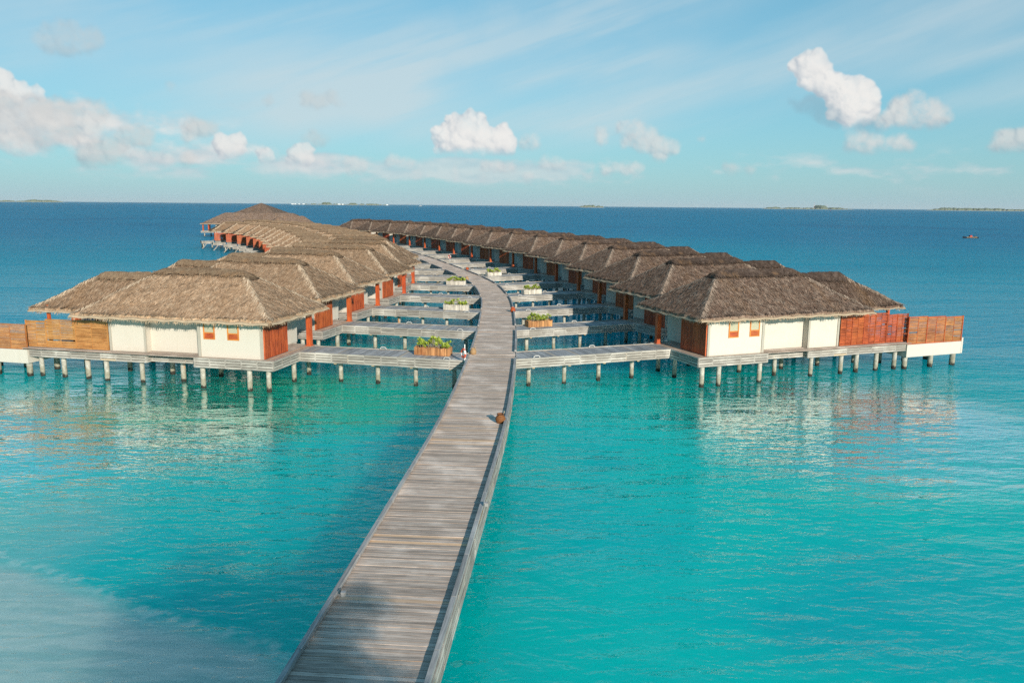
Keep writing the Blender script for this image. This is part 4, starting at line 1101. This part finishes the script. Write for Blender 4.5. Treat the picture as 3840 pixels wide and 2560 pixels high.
def blur(a, r):
    for _ in range(2):
        for axis in (0, 1):
            k = int(max(1, round(r))); p = np.pad(a, [(k, k) if i == axis else (0, 0) for i in (0, 1)], mode='edge'); c = np.cumsum(p, axis=axis)
            c = np.concatenate([np.zeros_like(np.take(c, [0], axis=axis)), c], axis=axis); n = a.shape[axis]
            a = (np.take(c, range(2*k+1, 2*k+1+n), axis=axis)-np.take(c, range(0, n), axis=axis))/(2*k+1)
    return a
def sstep(a, lo, hi):
    t = np.clip((a-lo)/(hi-lo), 0, 1); return t*t*(3-2*t)
STREAKS = [(-18, 6.6, 17, 15.4, 2.3, .52), (-1, 8.0, 13.5, 10.6, .75, .36), (3, 6.0, 38, 13.8, 1.3, .32), (25.5, 8.2, 37, 11.0, .55, .34), (26, 6.0, 38, 8.2, .8, .26), (-34, 9.4, -6, 13.2, 1.8, .30), (-10, 4.8, 10, 6.2, 1.5, .34)]
def cloud_image():
    H, Wd = int((EL1-EL0)*PPD), int((AZ1-AZ0)*PPD)
    rgb = np.zeros((H, Wd, 3), np.float32); al = np.zeros((H, Wd), np.float32)
    yy, xx = np.mgrid[0:H, 0:Wd].astype(np.float32)
    def over(c, a):
        nonlocal rgb, al
        na = a+al*(1-a); rgb = np.where(na[..., None] > 1e-4, (c*a[..., None]+rgb*(al*(1-a))[..., None])/np.maximum(na, 1e-4)[..., None], rgb); al = na
    lit = np.array((1.0, .985, .955), np.float32); shd = np.array((.56, .63, .70), np.float32)
    # high veils, drawn out along one direction rising to the right
    ang = math.radians(17); u = xx*math.cos(ang)+yy*math.sin(ang); v = -xx*math.sin(ang)+yy*math.cos(ang)
    big = fbm(1600, 2900, 420, 5, 6, .52, 1.9, .26); ui = np.clip(u+200, 0, 2890).astype(int); vi = np.clip(v+800, 0, 1590).astype(int)
    veil = big[vi, ui]; el = EL0+yy/PPD; az = AZ0+xx/PPD
    a = sstep(veil, .42, .74)*.26*sstep(el, 2., 6.)
    wob = fbm(H, Wd, 120, 77, 5, .55)-.5; grain = fbm(1600, 2900, 160, 9, 6, .6, 2.6, .22)[vi, ui]
    for x0, y0, x1, y1, wd, k in STREAKS:
        dx, dy = x1-x0, y1-y0; L = math.hypot(dx, dy); t_ = ((az-x0)*dx+(el-y0)*dy)/(L*L); off = ((az-x0)*(-dy)+(el-y0)*dx)/L+wob*wd*1.2
        a = a+k*np.exp(-(off/wd)**2)*sstep(t_, -.12, .22)*(1-sstep(t_, .72, 1.12))*(.35+.65*sstep(grain, .22, .66))
    a = a+.34*np.exp(-((az+14)/16)**2)*np.exp(-((el-7.5)/3.2)**2)*(.55+.9*veil)
    over(np.broadcast_to(np.array((.70, .81, .85), np.float32), rgb.shape), np.clip(a, 0, .75))
    # broad banks of grey white cloud low on the left, and thin ones all along
    def bankc(cell, seed, ax, ay, env, lo, hi, amt, w0, w1):
        d = fbm(H, Wd, cell, seed, 7, .60, ax, ay)+.10*(fbm(H, Wd, cell*.35, seed+50, 5, .6)-.5)
        dd = d+env*.42; m_ = sstep(dd, lo, hi)*np.clip(env*2.2, 0, 1)
        s_ = int(cell*.10); ds = np.roll(np.roll(d, s_, 0), s_, 1)   # towards the sun's side
        l_ = np.clip(.45+(ds-d)*-4.5+(dd-lo)*.35, 0, 1)
        l_ = blur(l_, 1.5)
        c = w0+(w1-w0)*l_[..., None]
        over(c.astype(np.float32), np.clip(m_*amt, 0, 1))
    G0, G1 = np.array((.555, .645, .71), np.float32), np.array((.93, .925, .91), np.float32)
    e1 = 1.15*np.exp(-((az+32)/9.5)**2)*np.exp(-((el-4.8)/2.1)**2); e2 = np.exp(-((az+22)/10)**2)*np.exp(-((el-3.1)/1.2)**2)*1.0
    bankc(100, 31, 1.7, .8, np.maximum(e1, e2), .60, .86, .90, G0, G1)
    bankc(70, 61, 2.0, .6, np.exp(-((el-2.5)/1.1)**2)*(.52+.36*np.exp(-((az+8)/16)**2)), .62, .90, .58, G0+.05, G1*.95)
    bankc(60, 83, 2.0, .7, .55*np.exp(-((el-6.2)/.9)**2)*np.exp(-((az+14)/6)**2), .70, .98, .45, G0, G0+.1)
    # cumulus: every puff is grown into smaller puffs, lit from the sun's side
    rng = np.random.RandomState(17); Lv = np.array((.42, .36, .83))
    for ci, (br, alm, puffs) in enumerate(CLOUDS):
        P = [(x, y, 0., r) for x, y, r in [(x_, y_, r_*1.10) for x_, y_, r_ in puffs]]; base = min(y-r*.55 for x, y, r in puffs)
        kids = list(P)
        for gen, (nk, lo, hi) in enumerate(((9, .30, .52), (4, .34, .55))):
            nxt = []
            for x, y, z, r in (P if gen == 0 else gk):
                for _ in range(nk):
                    th = rng.uniform(-.5, math.pi+.5); ph = rng.uniform(0, .9)
                    q = r*rng.uniform(.62, .98); rr = r*rng.uniform(lo, hi)
                    if rr*PPD < 1.6: continue
                    nxt.append((x+q*math.cos(th)*math.cos(ph), y+q*math.sin(th)*math.cos(ph), z+q*math.sin(ph)*.8, rr))
            gk = nxt; kids += nxt
        xs = [(x-AZ0)*PPD for x, *_ in kids]; pad = 26
        x0 = int(max(0, min((x-r-AZ0)*PPD for x, y, z, r in kids)-pad)); x1 = int(min(Wd, max((x+r-AZ0)*PPD for x, y, z, r in kids)+pad))
        y0 = int(max(0, min((y-r-EL0)*PPD for x, y, z, r in kids)-pad)); y1 = int(min(H, max((y+r-EL0)*PPD for x, y, z, r in kids)+pad))
        if x1-x0 < 4 or y1-y0 < 4: continue
        w, h = x1-x0, y1-y0; hf = np.full((h, w), -9., np.float32)
        wob = fbm(h, w, 26, 400+ci, 4, .6)-.5; wob2 = fbm(h, w, 26, 900+ci, 4, .6)-.5
        fine = fbm(h, w, 9, 1300+ci, 3, .6)-.5; fin2 = fbm(h, w, 9, 1700+ci, 3, .6)-.5
        X = xx[y0:y1, x0:x1]/PPD+AZ0+wob*.62+fine*.16; Y = yy[y0:y1, x0:x1]/PPD+EL0+wob2*.55+fin2*.16
        for x, y, z, r in kids:
            ax0 = int(max(0, ((x-r-.3-AZ0)*PPD)-x0)); ax1 = int(min(w, ((x+r+.3-AZ0)*PPD)-x0+1)); ay0 = int(max(0, ((y-r-.3-EL0)*PPD)-y0)); ay1 = int(min(h, ((y+r+.3-EL0)*PPD)-y0+1))
            if ax1 <= ax0 or ay1 <= ay0: continue
            d2 = (X[ay0:ay1, ax0:ax1]-x)**2+(Y[ay0:ay1, ax0:ax1]-y)**2
            zz = np.where(d2 < r*r, z+np.sqrt(np.maximum(r*r-d2, 0)), -9.); hf[ay0:ay1, ax0:ax1] = np.maximum(hf[ay0:ay1, ax0:ax1], zz)
        mask = (hf > -5).astype(np.float32); hh = np.where(hf > -5, hf, 0.)
        hs = (.45*blur(hh, 1)/np.maximum(blur(mask, 1), .05)+.55*blur(hh, 3)/np.maximum(blur(mask, 3), .05))+.05*wob+.06*fine
        gy, gx = np.gradient(hs*PPD); nl = 1/np.sqrt(gx*gx+gy*gy+1)
        lam = np.clip((-gx*Lv[0]-gy*Lv[1]+Lv[2])*nl, 0, 1)
        hb = blur(hh, 9)/np.maximum(blur(mask, 9), .05); ao = np.clip((hs-hb)*2.2+.5, 0, 1)
        fl = sstep(Y, base-.05, base+.9)
        edge = blur(mask, 4)
        sh = np.clip(.16+.74*lam+.45*(ao-.5)-.30*(1-fl), 0, 1)
        sh = sh*.86+.34*(fbm(h, w, 40, 60+ci, 5)-.30)
        c = (shd+(lit-shd)*np.clip((sh-.06)*1.30, 0, 1)[..., None])*br if br > .6 else np.broadcast_to(np.array((.30, .47, .58), np.float32), (h, w, 3))
        top = 1.06 if br > .9 else 1.2
        wisp = fbm(h, w, 34, 700+ci, 6, .66)-.5
        soft = sstep(blur(mask, 2.5 if br > .9 else 6)*.75+.25*blur(mask, 12)+wisp*(.55 if br > .9 else 1.15), .34, top)
        soft *= sstep(Y+wisp*.5, base-.35, base+.55)
        a = np.zeros((H, Wd), np.float32); a[y0:y1, x0:x1] = np.clip(soft*alm*(1 if br > .9 else .92), 0, 1)
        C = np.zeros((H, Wd, 3), np.float32); C[y0:y1, x0:x1] = c; over(C, a)
    # grey band of far haze low over the sea
    a = .70*np.exp(-np.maximum(el, 0)/2.3).astype(np.float32); hz = np.array((.50, .635, .765), np.float32)
    na = al+a*(1-al); rgb = (rgb*al[..., None]+hz*(a*(1-al))[..., None])/np.maximum(na, 1e-4)[..., None]; al = na
    rgb = rgb+(hz-rgb)*(.75*np.exp(-np.maximum(el-.3, 0)/1.1))[..., None].astype(np.float32)
    out = np.concatenate([rgb, al[..., None]], -1).astype(np.float32)
    im = bpy.data.images.new('cloud_field', Wd, H, alpha=True, float_buffer=True, is_data=True); im.alpha_mode = 'CHANNEL_PACKED'
    im.pixels.foreach_set(out.ravel()); im.update(); im.pack(); return im
w = bpy.data.worlds.new('World'); SC.world = w; w.use_nodes = True; nt = w.node_tree; nt.nodes.clear()
N_ = lambda typ: nt.nodes.new(typ)
def wm(op, a, b=0.):
    n = N_('ShaderNodeMath'); n.operation = op
    for i, v in enumerate((a, b)):
        if isinstance(v, (int, float)): n.inputs[i].default_value = v
        else: nt.links.new(v, n.inputs[i])
    return n.outputs[0]
sky = N_('ShaderNodeTexSky'); sky.sky_type = 'NISHITA'; sky.sun_disc = False; sky.sun_elevation = R(SUN_EL)
sky.sun_rotation = math.atan2(SUN_DIR.x, SUN_DIR.y); sky.altitude = 0; sky.air_density = SKY_AIR; sky.dust_density = SKY_DUST; sky.ozone_density = SKY_OZ
tint = N_('ShaderNodeMix'); tint.data_type = 'RGBA'; tint.blend_type = 'MULTIPLY'; tint.inputs[0].default_value = 1.; gm = N_('ShaderNodeGamma'); gm.inputs[1].default_value = SKY_GAMMA; nt.links.new(sky.outputs[0], gm.inputs[0]); nt.links.new(gm.outputs[0], tint.inputs[6]); tint.inputs[7].default_value = (*SKY_TINT, 1)
tc = N_('ShaderNodeTexCoord'); sp = N_('ShaderNodeSeparateXYZ'); nt.links.new(tc.outputs['Generated'], sp.inputs[0])
az = wm('ARCTAN2', sp.outputs[0], sp.outputs[1]); hyp = wm('SQRT', wm('ADD', wm('MULTIPLY', sp.outputs[0], sp.outputs[0]), wm('MULTIPLY', sp.outputs[1], sp.outputs[1]))); el = wm('ARCTAN2', sp.outputs[2], hyp)
cu = wm('DIVIDE', wm('SUBTRACT', wm('MULTIPLY', az, 180/math.pi), AZ0), AZ1-AZ0); cv = wm('DIVIDE', wm('SUBTRACT', wm('MULTIPLY', el, 180/math.pi), EL0), EL1-EL0)
cb = N_('ShaderNodeCombineXYZ'); nt.links.new(cu, cb.inputs[0]); nt.links.new(cv, cb.inputs[1])
im = N_('ShaderNodeTexImage'); im.image = cloud_image(); im.extension = 'CLIP'; im.interpolation = 'Cubic'; nt.links.new(cb.outputs[0], im.inputs[0])
cm = N_('ShaderNodeMix'); cm.data_type = 'RGBA'; cm.blend_type = 'MULTIPLY'; cm.inputs[0].default_value = 1.; nt.links.new(im.outputs[0], cm.inputs[6]); cm.inputs[7].default_value = (CLOUD, CLOUD, CLOUD, 1)
mx = N_('ShaderNodeMix'); mx.data_type = 'RGBA'; nt.links.new(im.outputs[1], mx.inputs[0]); nt.links.new(tint.outputs[2], mx.inputs[6]); nt.links.new(cm.outputs[2], mx.inputs[7])
bg = N_('ShaderNodeBackground'); bg.inputs['Strength'].default_value = SKY_STR; nt.links.new(mx.outputs[2], bg.inputs[0])
wo = N_('ShaderNodeOutputWorld'); nt.links.new(bg.outputs[0], wo.inputs[0])

HAZE = 2.2e-5
if HAZE:
    t = NT('sea haze'); pv = t.n('ShaderNodeVolumePrincipled'); pv.inputs['Color'].default_value = (.80, .88, .92, 1); pv.inputs['Density'].default_value = HAZE; pv.inputs['Anisotropy'].default_value = 0.
    t.t.links.new(pv.outputs[0], t.out.inputs['Volume'])
    m = MB(); m.abox(-W-50, W+50, -450, W+50, -4, 75); tag(m.build('haze', t.m), None, None, None, 'stuff')

# ------------------------------------------------------------------ sun
ld = bpy.data.lights.new('sun', 'SUN'); ld.energy = SUN_E; ld.angle = R(.55); ld.color = (1.0, .90, .76)
lo_ = bpy.data.objects.new('sun', ld); COL.objects.link(lo_)
sv = Vector((SUN_DIR.x*math.cos(R(SUN_EL)), SUN_DIR.y*math.cos(R(SUN_EL)), math.sin(R(SUN_EL))))
lo_.rotation_euler = sv.to_track_quat('Z', 'Y').to_euler(); lo_.location = (30, -60, 40)

# ------------------------------------------------------------------ camera
cd = bpy.data.cameras.new('camera'); cam = bpy.data.objects.new('camera', cd); COL.objects.link(cam)
cd.sensor_width = 36; cd.lens = 2950*36/3840; cd.clip_start = .1; cd.clip_end = 60000
p, r = R(9.808), R(.522)
F = Vector((0, math.cos(p), -math.sin(p))); R0 = Vector((1, 0, 0)); U0 = Vector((0, math.sin(p), math.cos(p)))
rt = R0*math.cos(r)+U0*math.sin(r); up = U0*math.cos(r)-R0*math.sin(r)
cam.matrix_world = Matrix(((rt.x, up.x, -F.x, 0), (rt.y, up.y, -F.y, 0), (rt.z, up.z, -F.z, 12.0), (0, 0, 0, 1)))
SC.camera = cam
SC.view_settings.view_transform = 'Standard'; SC.view_settings.look = 'None'; SC.view_settings.exposure = EXPO; SC.view_settings.gamma = 1
SC.render.resolution_x, SC.render.resolution_y = 1024, 682
SC.cycles.use_denoising = False; SC.cycles.denoiser = 'OPENIMAGEDENOISE'; SC.cycles.denoising_input_passes = 'RGB_ALBEDO_NORMAL'; SC.cycles.denoising_prefilter = 'ACCURATE'
SC.cycles.max_bounces = 6; SC.cycles.diffuse_bounces = 3; SC.cycles.glossy_bounces = 3; SC.cycles.transmission_bounces = 2
